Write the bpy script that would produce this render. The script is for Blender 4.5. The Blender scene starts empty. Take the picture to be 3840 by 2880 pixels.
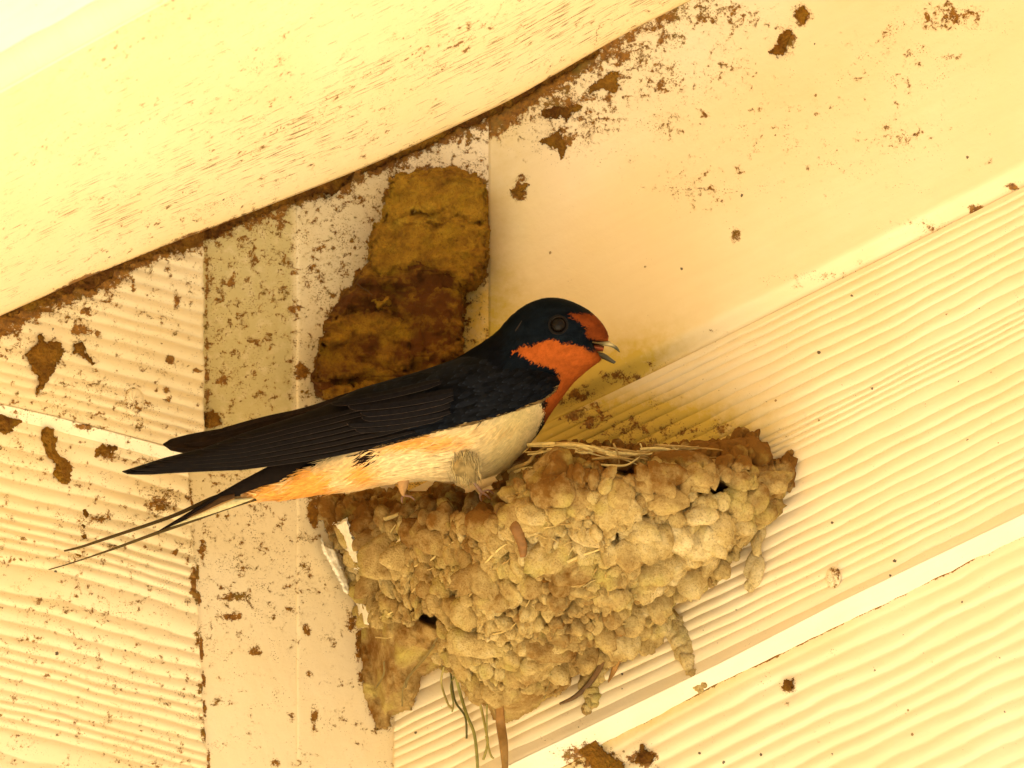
import bpy, math, random
import numpy as np
from mathutils import Vector, Matrix
random.seed(7); RNG = np.random.default_rng(7)
SC = bpy.context.scene
COL = SC.collection
# ------------------------------------------------------------ camera, sky, sun, exposure
PITCH = math.radians(20); D0 = 2.5; FRAME = 0.33; F = 36 * D0 / FRAME; U = FRAME / 3840.0
cam_d = bpy.data.cameras.new('camera'); cam = bpy.data.objects.new('camera', cam_d); COL.objects.link(cam)
cam.location = (0, 0, 1.6); cam.rotation_euler = (math.pi / 2 + PITCH, 0, 0)
cam_d.lens = F; cam_d.sensor_width = 36; cam_d.clip_start = 0.05; cam_d.clip_end = 300
cam_d.dof.use_dof = True; cam_d.dof.focus_distance = D0 - 1000 * U; cam_d.dof.aperture_fstop = 55
SC.camera = cam
SUN_EL, SUN_AZ = math.radians(48), math.radians(200)      # azimuth clockwise from +Y; the sun stands behind the camera
w = bpy.data.worlds.new("World"); SC.world = w; w.use_nodes = True
nt = w.node_tree; bg = nt.nodes['Background']; sky = nt.nodes.new('ShaderNodeTexSky')
sky.sky_type = 'NISHITA'; sky.sun_disc = False; sky.sun_elevation = SUN_EL; sky.sun_rotation = SUN_AZ
nt.links.new(sky.outputs[0], bg.inputs[0]); bg.inputs[1].default_value = 0.07
sl = bpy.data.lights.new('sun', 'SUN'); sun = bpy.data.objects.new('sun', sl); COL.objects.link(sun)
sl.energy = 5.0; sl.angle = math.radians(0.5); sl.color = (1.0, 0.915, 0.74)
sd = Vector((math.sin(SUN_AZ) * math.cos(SUN_EL), math.cos(SUN_AZ) * math.cos(SUN_EL), math.sin(SUN_EL)))
sun.rotation_euler = (-sd).to_track_quat('-Z', 'Y').to_euler(); sun.location = (0, -3, 6)
vs = SC.view_settings; vs.view_transform = 'Standard'; vs.look = 'None'; vs.exposure = 1.52; vs.gamma = 1.0
SC.cycles.max_bounces = 10; SC.cycles.diffuse_bounces = 6
SC.cycles.use_denoising = True

# ------------------------------------------------------------ space: (x, y) on the view plane through the corner in 1/3840 of the frame, h = units nearer
R = np.array(Matrix.Rotation(math.pi / 2 + PITCH, 3, 'X'))
CL = np.array([0, 0, 1.6])
def P(x, y, h):
    x, y, h = np.broadcast_arrays(np.asarray(x, float), np.asarray(y, float), np.asarray(h, float))
    d = D0 - h * U
    v = np.stack([(x - 1920) * U / D0 * d, -(y - 1440) * U / D0 * d, -d], -1)
    return v @ R.T + CL
CX, CY = 1480.0, 1500.0
C0 = P(CX, CY, 0)
TR, TL = math.radians(30), math.radians(35)
rdir = np.array([math.cos(TR), -math.sin(TR), 0]); nR = np.array([-math.sin(TR), -math.cos(TR), 0])
ldir = np.array([-math.cos(TL), -math.sin(TL), 0]); nL = np.array([math.sin(TL), -math.cos(TL), 0])
def wall_h1(x, y, n):
    x = np.asarray(x, float); y = np.asarray(y, float)
    v = np.stack([(x - 1920) * U / D0, -(y - 1440) * U / D0, -np.ones_like(x + y)], -1) if x.shape == y.shape else None
    if v is None:
        x, y = np.broadcast_arrays(x, y)
        v = np.stack([(x - 1920) * U / D0, -(y - 1440) * U / D0, -np.ones_like(x)], -1)
    dd = v @ R.T
    t = np.dot(C0 - CL, n) / (dd @ n)
    return (D0 - t) / U
def hR(x, y): return wall_h1(x, y, nR)
def hL(x, y): return wall_h1(x, y, nL)

# ------------------------------------------------------------ numpy noise
_tab = RNG.random(65536).astype(np.float64)
def _h(i, j, k=0):
    n = (i.astype(np.int64) * 73856093) ^ (j.astype(np.int64) * 19349663) ^ (np.asarray(k).astype(np.int64) * 83492791)
    n = (n ^ (n >> 13)) * 1274126177
    return _tab[(n ^ (n >> 16)) & 65535]
def vnoise(x, y, seed=0):
    x = np.asarray(x, float); y = np.asarray(y, float)
    i = np.floor(x); j = np.floor(y); fx = x - i; fy = y - j
    fx = fx * fx * (3 - 2 * fx); fy = fy * fy * (3 - 2 * fy); s = seed
    return ((_h(i, j, s) * (1 - fx) + _h(i + 1, j, s) * fx) * (1 - fy) + (_h(i, j + 1, s) * (1 - fx) + _h(i + 1, j + 1, s) * fx) * fy)
def fbm(x, y, oct=4, seed=0):
    a, t, n = 0.5, 0.0, 0.0
    for o in range(oct):
        t += a * vnoise(x * 2 ** o, y * 2 ** o, seed + o * 17); n += a; a *= .5
    return t / n
def sstep(a, b, v):
    t = np.clip((v - a) / (b - a), 0, 1); return t * t * (3 - 2 * t)

# ------------------------------------------------------------ mesh helpers
def mk(name, V, Fc, mat, parent=None, attrs=None, cols=None, uvs=None, smooth=True):
    me = bpy.data.meshes.new(name)
    V = np.asarray(V, float).reshape(-1, 3)
    if isinstance(Fc, np.ndarray):
        nf, k = Fc.shape
        me.vertices.add(len(V)); me.vertices.foreach_set('co', V.ravel())
        me.loops.add(nf * k); me.loops.foreach_set('vertex_index', Fc.ravel().astype(np.int32))
        me.polygons.add(nf); me.polygons.foreach_set('loop_start', np.arange(0, nf * k, k, dtype=np.int32))
        me.update(calc_edges=True)
    else:
        me.from_pydata(V.tolist(), [], [list(map(int, f)) for f in Fc]); me.update()
    me.validate()
    if smooth: me.polygons.foreach_set('use_smooth', np.ones(len(me.polygons), bool))
    if attrs:
        for k_, a in attrs.items():
            at = me.attributes.new(k_, 'FLOAT', 'POINT'); at.data.foreach_set('value', np.asarray(a, np.float32).ravel())
    if cols is not None:
        at = me.attributes.new('col', 'FLOAT_COLOR', 'POINT')
        c = np.ones((len(V), 4), np.float32); c[:, :3] = np.asarray(cols).reshape(-1, 3); at.data.foreach_set('color', c.ravel())
    if uvs:
        li = np.zeros(len(me.loops), np.int32); me.loops.foreach_get('vertex_index', li)
        for k_, a in uvs.items():
            uv = me.uv_layers.new(name=k_); uv.data.foreach_set('uv', np.asarray(a, np.float32).reshape(-1, 2)[li].ravel())
    me.materials.append(mat)
    o = bpy.data.objects.new(name, me); COL.objects.link(o)
    if parent is not None: o.parent = parent
    return o
def empty(name, label, cat, group=None):
    o = bpy.data.objects.new(name, None); COL.objects.link(o); o.empty_display_size = .01
    return tag(o, label, cat, group)
def tag(o, label, cat, group=None, kind=None):
    o['label'] = label; o['category'] = cat
    if group: o['group'] = group
    if kind: o['kind'] = kind
    return o
def grid_faces(nu, nv, off=0, closeu=False):
    i = np.arange(nu if closeu else nu - 1); j = np.arange(nv - 1)
    I, J = np.meshgrid(i, j, indexing='ij'); I2 = (I + 1) % nu
    return np.stack([I * nv + J, I * nv + J + 1, I2 * nv + J + 1, I2 * nv + J], -1).reshape(-1, 4) + off
def skirt(V, nu, nv, dirv):
    """vertices and faces closing the rim of a grid backwards by dirv (solid board edge and back)"""
    idx = np.arange(nu * nv).reshape(nu, nv)
    loop = np.concatenate([idx[:-1, 0], idx[-1, :-1], idx[:0:-1, -1], idx[0, :0:-1]])
    B = V[loop] + dirv; n = len(loop); b0 = len(V)
    k = np.arange(n); k2 = (k + 1) % n
    return B, np.stack([loop[k], loop[k2], b0 + k2, b0 + k], -1), loop

# ------------------------------------------------------------ materials
def newmat(name):
    m = bpy.data.materials.new(name); m.use_nodes = True
    t = m.node_tree; b = t.nodes['Principled BSDF']; return m, t, b
def N(t, typ, **kw):
    n = t.nodes.new(typ)
    for k, v in kw.items(): setattr(n, k, v)
    return n
def lk(t, a, b): t.links.new(a, b)
def mth(t, op, a, b=None, c=None, clamp=False):
    n = t.nodes.new('ShaderNodeMath'); n.operation = op; n.use_clamp = clamp
    for i, v in enumerate((a, b, c)):
        if v is None: continue
        if isinstance(v, (int, float)): n.inputs[i].default_value = v
        else: t.links.new(v, n.inputs[i])
    return n.outputs[0]
def mixc(t, f, a, b, mode='MIX'):
    n = t.nodes.new('ShaderNodeMix'); n.data_type = 'RGBA'; n.blend_type = mode; n.clamp_factor = True
    for s, v in (('Factor', f), ('A', a), ('B', b)):
        i = [x for x in n.inputs if x.name == s and (x.type == 'RGBA' if s != 'Factor' else x.type == 'VALUE')][0]
        if isinstance(v, (int, float)): i.default_value = v
        elif isinstance(v, tuple): i.default_value = (*v, 1)
        else: t.links.new(v, i)
    return [x for x in n.outputs if x.type == 'RGBA'][0]
def noise(t, vec, scale, detail=4, rough=.55, dist=0.0):
    n = N(t, 'ShaderNodeTexNoise'); n.inputs['Scale'].default_value = scale; n.inputs['Detail'].default_value = detail
    n.inputs['Roughness'].default_value = rough; n.inputs['Distortion'].default_value = dist
    lk(t, vec, n.inputs['Vector']); return n.outputs['Fac']

def paint_mat(name, base, base2, rough=.55, tint_col=(.60, .42, .07)):
    m, t, b = newmat(name)
    uv = N(t, 'ShaderNodeUVMap', uv_map='UVMap').outputs[0]; gr = N(t, 'ShaderNodeUVMap', uv_map='grain').outputs[0]
    dirt_shade = N(t, 'ShaderNodeAttribute', attribute_name='dirt_shade').outputs['Fac']  # dirt density, plus the painted shade line under the right lap
    dash = N(t, 'ShaderNodeAttribute', attribute_name='dash').outputs['Fac']
    grn = N(t, 'ShaderNodeAttribute', attribute_name='tint').outputs['Fac']
    spk = N(t, 'ShaderNodeAttribute', attribute_name='speck').outputs['Fac']
    n0 = noise(t, uv, 2.2, 5); n1 = noise(t, gr, 30, 4)
    col = mixc(t, mth(t, 'MULTIPLY_ADD', n0, 2.4, -.7, clamp=True), base, base2)
    col = mixc(t, mth(t, 'MULTIPLY', mth(t, 'MULTIPLY_ADD', n1, 3, -1.2, clamp=True), .16), col, (base[0] * .82, base[1] * .74, base[2] * .6))
    # yellow-brown or olive tint by attribute; over the nest, stain and painted-in warm shade
    tn = noise(t, uv, 22, 6, .65)
    col = mixc(t, mth(t, 'MULTIPLY', grn, mth(t, 'MULTIPLY_ADD', tn, 1.5, .15), clamp=True), col, tint_col)
    # pale halo of soaked stain, then the crusty flecks
    na = noise(t, uv, 26, 9, .72, .3); nb = noise(t, uv, 95, 6, .7, .4); nc = noise(t, uv, 9, 6, .6)
    mixn = mth(t, 'ADD', mth(t, 'MULTIPLY', na, .62), mth(t, 'ADD', mth(t, 'MULTIPLY', nb, .22), mth(t, 'MULTIPLY', nc, .16)))
    thr = mth(t, 'MULTIPLY_ADD', dirt_shade, -.31, .695)
    halo = mth(t, 'DIVIDE', mth(t, 'SUBTRACT', mixn, mth(t, 'SUBTRACT', thr, .045)), .10, clamp=True)
    core = mth(t, 'DIVIDE', mth(t, 'SUBTRACT', mixn, thr), .028, clamp=True)
    dc = mixc(t, mth(t, 'MULTIPLY_ADD', noise(t, uv, 60, 6, .7), 3.2, -1.1, clamp=True), (.085, .028, .003), (.36, .155, .014))
    dc = mixc(t, mth(t, 'MULTIPLY_ADD', noise(t, uv, 14, 3), 4, -2.0, clamp=True), dc, (.17, .11, .015))
    col = mixc(t, mth(t, 'MULTIPLY', halo, .5), col, (.42, .25, .05))
    nf = mth(t, 'ADD', mth(t, 'MULTIPLY', noise(t, uv, 150, 3, .6), .62), mth(t, 'MULTIPLY', noise(t, uv, 12, 4, .6), .38))
    fine = mth(t, 'DIVIDE', mth(t, 'SUBTRACT', nf, mth(t, 'MULTIPLY_ADD', dirt_shade, -.19, .682)), .02, clamp=True)
    col = mixc(t, mth(t, 'MULTIPLY', fine, .8), col, (.24, .12, .02))
    col = mixc(t, core, col, dc)
    # weathered cracks running with the grain
    g1 = noise(t, gr, 55, 5, .6); g2 = noise(t, uv, 5, 3)
    gt = mth(t, 'MULTIPLY_ADD', dash, -.27, .79)
    gm = mth(t, 'DIVIDE', mth(t, 'SUBTRACT', mth(t, 'ADD', mth(t, 'MULTIPLY', g1, .8), mth(t, 'MULTIPLY', g2, .2)), gt), .035, clamp=True)
    col = mixc(t, mth(t, 'MULTIPLY', gm, .85), col, (.17, .105, .03))
    # fly specks
    v = N(t, 'ShaderNodeTexVoronoi'); v.inputs['Scale'].default_value = 14; lk(t, uv, v.inputs['Vector'])
    vr = N(t, 'ShaderNodeSeparateColor'); lk(t, v.outputs['Color'], vr.inputs[0])
    rad = mth(t, 'MULTIPLY', mth(t, 'MULTIPLY_ADD', vr.outputs[0], .09, .015), mth(t, 'LESS_THAN', vr.outputs[1], spk))
    sp = mth(t, 'LESS_THAN', mth(t, 'MULTIPLY_ADD', nb, .22, mth(t, 'SUBTRACT', v.outputs['Distance'], .05)), mth(t, 'ADD', rad, mth(t, 'MULTIPLY', mth(t, 'LESS_THAN', vr.outputs[1], spk), .05)))
    col = mixc(t, mth(t, 'MULTIPLY', sp, .9), col, mixc(t, vr.outputs[2], (.03, .015, .006), (.22, .12, .02)))
    lk(t, col, b.inputs['Base Color']); b.inputs['Roughness'].default_value = rough
    b.inputs['Specular IOR Level'].default_value = .35
    hgt = mth(t, 'ADD', mth(t, 'MULTIPLY', noise(t, uv, 34, 8, .6), .5), mth(t, 'ADD', mth(t, 'MULTIPLY', core, .55), mth(t, 'MULTIPLY', gm, -.5)))
    bp = N(t, 'ShaderNodeBump'); bp.inputs['Strength'].default_value = .55; bp.inputs['Distance'].default_value = .0006
    lk(t, hgt, bp.inputs['Height']); lk(t, bp.outputs[0], b.inputs['Normal'])
    return m
CREAM = (.88, .738, .50); CREAM2 = (.82, .672, .41)
M_wall = paint_mat('cream_paint', CREAM, CREAM2)
M_post = paint_mat('olive_tinted_cream_paint', CREAM, CREAM2, tint_col=(.56, .455, .20))
M_stain = paint_mat('stained_cream_paint', CREAM, CREAM2, tint_col=(.84, .56, .10))
M_lit = paint_mat('cream_paint_lit', (.91, .81, .62), (.87, .75, .52))  # paler copy of the cream: brightness of lit faces put into the colour

def mud_mat(name, dark, mid, light, bd=.0012):
    m, t, b = newmat(name)
    co = N(t, 'ShaderNodeTexCoord').outputs['Object']
    a = N(t, 'ShaderNodeAttribute', attribute_name='tone').outputs['Fac']
    n1 = noise(t, co, 45, 6, .6); n2 = noise(t, co, 260, 8, .7); n3 = noise(t, co, 1500, 4, .7)
    f = mth(t, 'ADD', mth(t, 'MULTIPLY', n1, .9), mth(t, 'MULTIPLY_ADD', n2, .8, -.85))
    f = mth(t, 'ADD', mth(t, 'MULTIPLY_ADD', f, 1.3, .12), a, clamp=True)
    r = N(t, 'ShaderNodeValToRGB'); e = r.color_ramp.elements
    e[0].position = 0; e[0].color = (*dark, 1); e[1].position = 1; e[1].color = (*light, 1)
    x = e.new(.5); x.color = (*mid, 1); lk(t, f, r.inputs[0])
    c = mixc(t, mth(t, 'MULTIPLY_ADD', n3, 2.5, -.85, clamp=True), r.outputs[0], (.5, .5, .5), 'OVERLAY')
    c2 = mixc(t, mth(t, 'MULTIPLY_ADD', noise(t, co, 90, 5), 4, -2.15, clamp=True), r.outputs[0], (mid[0] * .85, mid[1] * .95, mid[2] * .6))
    c3 = mixc(t, mth(t, 'MULTIPLY', mth(t, 'MULTIPLY_ADD', n3, 7, -3.6, clamp=True), .5), c2, (dark[0] * .8, dark[1] * .8, dark[2] * .8))
    lk(t, c3, b.inputs['Base Color']); b.inputs['Roughness'].default_value = .95; b.inputs['Specular IOR Level'].default_value = .15
    bp = N(t, 'ShaderNodeBump'); bp.inputs['Strength'].default_value = .9; bp.inputs['Distance'].default_value = bd
    lk(t, mth(t, 'ADD', mth(t, 'MULTIPLY', n2, .6), mth(t, 'MULTIPLY', n3, .55)), bp.inputs['Height']); lk(t, bp.outputs[0], b.inputs['Normal'])
    return m
M_nest = mud_mat('nest_mud', (.19, .082, .012), (.54, .385, .145), (.82, .67, .37), bd=.0011)
M_old = mud_mat('old_mud', (.13, .044, .006), (.44, .225, .018), (.68, .43, .045), bd=.0028)
M_splat = mud_mat('splat_mud', (.095, .034, .004), (.32, .15, .016), (.52, .31, .06))

def col_mat(name, rough=.6, spec=.3, sheen=0, bump=0, tint=(.5, .5, .5), coat=0, sc=(400, 400, 400)):
    m, t, b = newmat(name)
    a = N(t, 'ShaderNodeAttribute', attribute_name='col').outputs['Color']
    co = N(t, 'ShaderNodeTexCoord').outputs['Object']
    n = noise(t, co, 700, 4, .6)
    mx = N(t, 'ShaderNodeMix', data_type='RGBA', blend_type='MULTIPLY'); mx.inputs[0].default_value = 1
    lk(t, a, mx.inputs[6]); g = mth(t, 'MULTIPLY_ADD', n, .7, .65); cc = N(t, 'ShaderNodeCombineColor')
    for i in range(3): lk(t, g, cc.inputs[i])
    lk(t, cc.outputs[0], mx.inputs[7]); lk(t, mx.outputs[2], b.inputs['Base Color'])
    b.inputs['Roughness'].default_value = rough; b.inputs['Specular IOR Level'].default_value = spec
    b.inputs['Coat Weight'].default_value = coat; b.inputs['Coat Roughness'].default_value = .1
    if bump:
        bp = N(t, 'ShaderNodeBump'); bp.inputs['Strength'].default_value = bump; bp.inputs['Distance'].default_value = .0004
        lk(t, n, bp.inputs['Height']); lk(t, bp.outputs[0], b.inputs['Normal'])
    return m
M_body = col_mat('plumage_skin', .8, .06, bump=.3)
M_down = col_mat('plumage_barbs', .8, .05)
M_feather = col_mat('flight_feather', .6, .05, bump=.2)
M_bill = col_mat('horn', .35, .5)
M_straw = col_mat('dry_grass', .6, .3, bump=.4)
M_flake = col_mat('peeled_paint', .5, .3, bump=.3)
m, t, b = newmat('eye_black'); b.inputs['Base Color'].default_value = (.006, .004, .003, 1); b.inputs['Roughness'].default_value = .03
b.inputs['Specular IOR Level'].default_value = .12; M_eye = m
def gravel_mat():
    m, t, b = newmat('sunlit_gravel'); co = N(t, 'ShaderNodeTexCoord').outputs['Object']
    lk(t, mixc(t, noise(t, co, 30, 8, .7), (.10, .085, .04), (.16, .13, .07)), b.inputs['Base Color']); b.inputs['Roughness'].default_value = .95
    return m
M_ground = gravel_mat()
def plain_paint(name, c):
    m, t, b = newmat(name); co = N(t, 'ShaderNodeTexCoord').outputs['Object']
    lk(t, mixc(t, noise(t, co, 8, 6, .6), c, (c[0] * .9, c[1] * .88, c[2] * .82)), b.inputs['Base Color']); b.inputs['Roughness'].default_value = .6
    return m
M_plain = plain_paint('plain_cream_paint', CREAM)

# ------------------------------------------------------------ lines of the carpentry (view-plane units)
def lerp_line(pts):
    X = np.array([p[0] for p in pts], float); Y = np.array([p[1] for p in pts], float)
    def f(x):
        x = np.asarray(x, float); y = np.interp(x, X, Y)
        y = np.where(x < X[0], Y[0] + (x - X[0]) * (Y[1] - Y[0]) / (X[1] - X[0]), y)
        return np.where(x > X[-1], Y[-1] + (x - X[-1]) * (Y[-1] - Y[-2]) / (X[-1] - X[-2]), y)
    return f
E_raw = lerp_line([(0, 1185), (304, 1050), (608, 925), (781, 860), (1042, 757), (1302, 655), (1500, 570), (1920, 373), (2354, 120), (2620, -12)])
def yE(x):
    x = np.asarray(x, float); return (E_raw(x - 60) + E_raw(x) + E_raw(x + 60)) / 3
yF = lerp_line([(2080, 1575), (2500, 1372), (3300, 975), (3840, 700)])       # frieze board / ribbed siding
yW1 = lerp_line([(1920, 2863), (2701, 2486), (3135, 2262), (3840, 1926)])     # lap: top of pale edge
yW2 = lerp_line([(2094, 2880), (2701, 2560), (3135, 2351), (3840, 2008)])     # lap: foot of pale edge
yL1 = lerp_line([(0, 1515), (199, 1560), (570, 1660), (760, 1712)])           # left lap, top and foot
yL2 = lerp_line([(0, 1575), (199, 1622), (570, 1722), (760, 1775)])

def pdist(x, y, poly):
    d = np.full(x.shape, 1e9); ins = np.zeros(x.shape, bool); n = len(poly)
    for i in range(n):
        ax, ay = poly[i]; bx, by = poly[(i + 1) % n]
        vx, vy = bx - ax, by - ay; L2 = vx * vx + vy * vy + 1e-9
        t_ = np.clip(((x - ax) * vx + (y - ay) * vy) / L2, 0, 1)
        d = np.minimum(d, np.hypot(x - ax - t_ * vx, y - ay - t_ * vy))
        c = ((ay > y) != (by > y)) & (x < (bx - ax) * (y - ay) / (by - ay + 1e-12) + ax); ins ^= c
    return np.where(ins, d, -d)
def ndist(x, y, poly, m_=90):
    p = np.array(poly); out = np.full(x.shape, -999.0)
    k = (x > p[:, 0].min() - m_) & (x < p[:, 0].max() + m_) & (y > p[:, 1].min() - m_) & (y < p[:, 1].max() + m_)
    if k.any(): out[k] = pdist(x[k], y[k], poly)
    return out
def inside(x, y, poly): return pdist(np.asarray(x, float), np.asarray(y, float), poly) > 0
OLD = [(1480, 655), (1560, 640), (1640, 628), (1700, 626), (1740, 640), (1775, 650), (1812, 690), (1822, 730), (1830, 803), (1834, 900), (1832, 984), (1812, 1050), (1790, 1085), (1751, 1096), (1738, 1153), (1736, 1240), (1736, 1380),
       (1640, 1480), (1400, 1500), (1240, 1500), (1180, 1480), (1166, 1430), (1190, 1360), (1208, 1303), (1225, 1220), (1245, 1159), (1299, 1092), (1340, 1030), (1383, 972), (1385, 869), (1431, 821), (1450, 740), (1464, 689)]
NEST = [(1205, 1868), (1300, 1852), (1390, 1846), (1480, 1838), (1560, 1846), (1600, 1838), (1650, 1812), (1700, 1818), (1740, 1845), (1800, 1858), (1850, 1842), (1870, 1805), (1910, 1760), (1960, 1705), (2010, 1676), (2100, 1668), (2200, 1664), (2300, 1668), (2400, 1682), (2480, 1680), (2560, 1672), (2650, 1680), (2690, 1650),
        (2740, 1650), (2764, 1622), (2841, 1632), (2870, 1690), (2894, 1733), (2930, 1730), (2959, 1702), (2978, 1767), (2966, 1830), (2918, 1878), (2906, 1926), (2872, 1955), (2800, 2020), (2744, 2100), (2715, 2160), (2660, 2195), (2600, 2225), (2532, 2255), (2510, 2330), (2498, 2386), (2430, 2420), (2376, 2444), (2321, 2480),
        (2250, 2500), (2180, 2520), (2152, 2525), (2104, 2590), (2043, 2634), (1996, 2675), (1894, 2715), (1850, 2700), (1833, 2661), (1765, 2620), (1725, 2539), (1670, 2505), (1616, 2515), (1582, 2539), (1545, 2660), (1474, 2688), (1453, 2736), (1410, 2736), (1386, 2661), (1358, 2573), (1352, 2471), (1352, 2383), (1338, 2280), (1318, 2180), (1288, 2080), (1240, 2000), (1206, 1930)]
def xr_low(y): return 715 + (y - 1900) * .065 + 6 * (fbm(np.asarray(y) / 30, np.asarray(y) * 0, 3, 21) - .5) * 2
def blobs(x, y, L):
    d = np.zeros_like(x)
    for (cx, cy, rx, ry, a) in L:
        d = np.maximum(d, a * np.exp(-(((x - cx) / rx) ** 2 + ((y - cy) / ry) ** 2)))
    return d
def rib(v, pitch, x, seed, wob=10, ex=.6):
    ph = (v + wob * 2 * (fbm(x / 420, v / 260, 3, seed) - .5) + wob * 1.1 * (fbm(x / 120, v / 90, 2, seed + 3) - .5)
          + pitch * 2.2 * (vnoise(v / (pitch * 3.3), x / 5200, seed + 5) - .5)) / pitch
    f = ph - np.floor(ph)
    g = np.abs(np.sin(np.pi * f)) ** ex
    amp = .55 + .75 * vnoise(np.floor(ph) * 3.7, x / 700, seed + 9)
    return (g - .6) * amp
def board(name, x0, x1, nx, ytop, ybot, nv, hfun, mat, parent, slope, dirt_shade_f=None, dashf=None, tintf=None, speckf=None, back=120, vpow=1):
    """solid board: front face is a fine grid, rim goes straight back into the wall"""
    xs = np.linspace(x0, x1, nx); k = np.linspace(0, 1, nv)
    X, K = np.meshgrid(xs, k, indexing='ij')
    yt = ytop(X); Y = yt + (ybot(X) - yt) * K
    H = hfun(X, Y)
    V = P(X, Y, H).reshape(-1, 3); Fc = grid_faces(nx, nv)
    Bv, Fb, loop = skirt(V, nx, nv, np.zeros(3)); 
    Bv = P(X.ravel()[loop], Y.ravel()[loop], H.ravel()[loop] - back)
    z = np.zeros_like(X)
    at = {}
    for nme, fn in (('dirt_shade', dirt_shade_f), ('dash', dashf), ('tint', tintf), ('speck', speckf)):
        a = (fn(X, Y) if fn else z).ravel(); at[nme] = np.concatenate([a, a[loop]])
    uv = np.stack([X.ravel() / 1000, Y.ravel() / 1000], -1)
    c, s = math.cos(math.atan(slope)), math.sin(math.atan(slope))
    al = (X * c + Y * s) / 1000; ac = (-X * s + Y * c) / 1000
    g = np.stack([al.ravel() * .09, ac.ravel()], -1)
    return mk(name, np.concatenate([V, Bv]), np.concatenate([Fc, Fb]), mat, parent, attrs=at,
              uvs={'UVMap': np.concatenate([uv, uv[loop] + .01]), 'grain': np.concatenate([g, g[loop]])})

# ---- right wall
wallR = empty('siding_wall', 'cream painted wall with ribbed siding and smooth board, right of the mud nest', 'wall')
def h_frieze(x, y):
    dF = yF(x) - y                              # distance above the ribbed part
    return hR(x, y) + 22.5 + 68 * sstep(1840, 2250, x) * sstep(0, 95, dF) + 7 * (fbm(x / 300, y / 200, 3, 4) - .5) * sstep(1832, 2000, x)
BL_R = [(2700, 60, 300, 90, .66), (2450, 300, 260, 160, .58), (1940, 720, 60, 70, .55), (2930, 150, 90, 120, .56), (2100, 480, 160, 140, .62), (3350, 520, 260, 160, .5), (2600, 700, 260, 160, .48), (2080, 300, 330, 90, .62), (1900, 400, 190, 80, .78), (2350, 180, 220, 70, .7), (2280, 290, 110, 90, .66), (2100, 520, 90, 60, .8), (2950, 150, 42, 62, 1.0), (3010, 60, 40, 60, 1.0),
        (2500, 150, 130, 80, .62), (1945, 720, 34, 50, 1.0), (1960, 670, 30, 30, .8), (2600, 480, 60, 90, .52), (2770, 640, 30, 60, .62), (2640, 430, 60, 30, .6), (2760, 880, 26, 50, .78), (2140, 1045, 24, 40, .6),
        (2870, 400, 90, 60, .5), (3300, 480, 120, 70, .45), (3600, 60, 170, 60, .58), (3580, 60, 30, 50, .9), (3330, 130, 60, 90, .55), (3550, 210, 60, 40, .5), (3480, 860, 120, 30, .62), (3670, 790, 46, 40, .95), (3700, 600, 40, 30, .5),
        (3250, 980, 60, 20, .6), (2990, 1075, 40, 18, .7), (2700, 1240, 90, 16, .5), (3100, 720, 60, 60, .4), (2650, 800, 80, 60, .42), (3450, 930, 60, 25, .7), (3800, 700, 60, 30, .8),
        (2350, 1420, 190, 60, .66), (2150, 1480, 170, 60, .75), (2440, 1370, 120, 40, .5), (2500, 320, 220, 120, .46), (2750, 560, 260, 200, .34), (3000, 500, 900, 420, .37), (3400, 250, 500, 260, .42), (2150, 420, 380, 260, .60), (2300, 200, 300, 120, .74), (2100, 380, 200, 90, .74), (2700, 250, 260, 200, .50), (2500, 480, 130, 100, .55), (3560, 60, 260, 100, .62), (3500, 850, 260, 60, .52), (3100, 1040, 300, 40, .5)]
def d_frieze(x, y):
    e = y - yE(x)
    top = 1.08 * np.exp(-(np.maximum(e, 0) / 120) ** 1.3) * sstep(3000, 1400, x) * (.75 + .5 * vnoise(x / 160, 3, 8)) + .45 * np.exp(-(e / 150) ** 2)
    return np.maximum(top, blobs(x, y, BL_R)) 
board('frieze_board', 1832, 5400, 300, lambda x: yE(x) - 700, lambda x: yF(x) + 4, 150, h_frieze, M_wall, wallR, -.48,
      d_frieze, lambda x, y: .25 + 0 * x, lambda x, y: np.maximum(2.0 * np.exp(-((yF(x) - 20 - y) / 170) ** 2) * sstep(2750, 2150, x), .75 * np.exp(-((x - 1850) / 130) ** 2) * sstep(900, 1250, y) + .36 * sstep(2150, 1850, x)), lambda x, y: .30 + 0 * x)  # tint over the nest: stain plus warm bounced shade painted in
def h_sid(x, y):
    v = y - yF(x)
    edge = sstep(0, 25, v)
    near = 1 - .55 * sstep(2700, 2300, x) * sstep(200, 0, v)
    r = rib(v, 43, x, 31, 7)
    return hR(x, y) + 32 + 11.5 * r * edge * near + 14 * sstep(40, 0, yW1(x) - y)
BL_S = [(2400, 1620, 330, 110, .62), (2200, 1560, 160, 80, .72), (2600, 1610, 150, 50, .6), (2700, 1600, 60, 50, .8), (2480, 1520, 120, 60, .5)]
def t_sid(x, y): return 2.2 * np.exp(-(((x - 2350) / 430) ** 2 + ((y - 1620) / 130) ** 2))  # wall stain over the nest, with its yellow shade painted in
board('ribbed_siding_board', 1476, 5400, 420, yF, yW1, 560, h_sid, M_wall, wallR, -.48,
      lambda x, y: np.maximum(.12 + .12 * vnoise(x / 300, y / 200, 2), blobs(x, y, BL_S)), lambda x, y: .18 + 0 * x, t_sid, lambda x, y: .55 + 0 * x)
def h_lap(x, y):
    k = (y - yW1(x)) / (yW2(x) - yW1(x)); return hR(x, y) + 58 - 66 * k + 2 * (fbm(x / 60, y / 60, 3, 6) - .5)
def yW2r(x): return yW2(x) + 7 * (fbm(np.asarray(x) / 70, np.asarray(x) * 0, 3, 12) - .5) * 2
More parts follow.
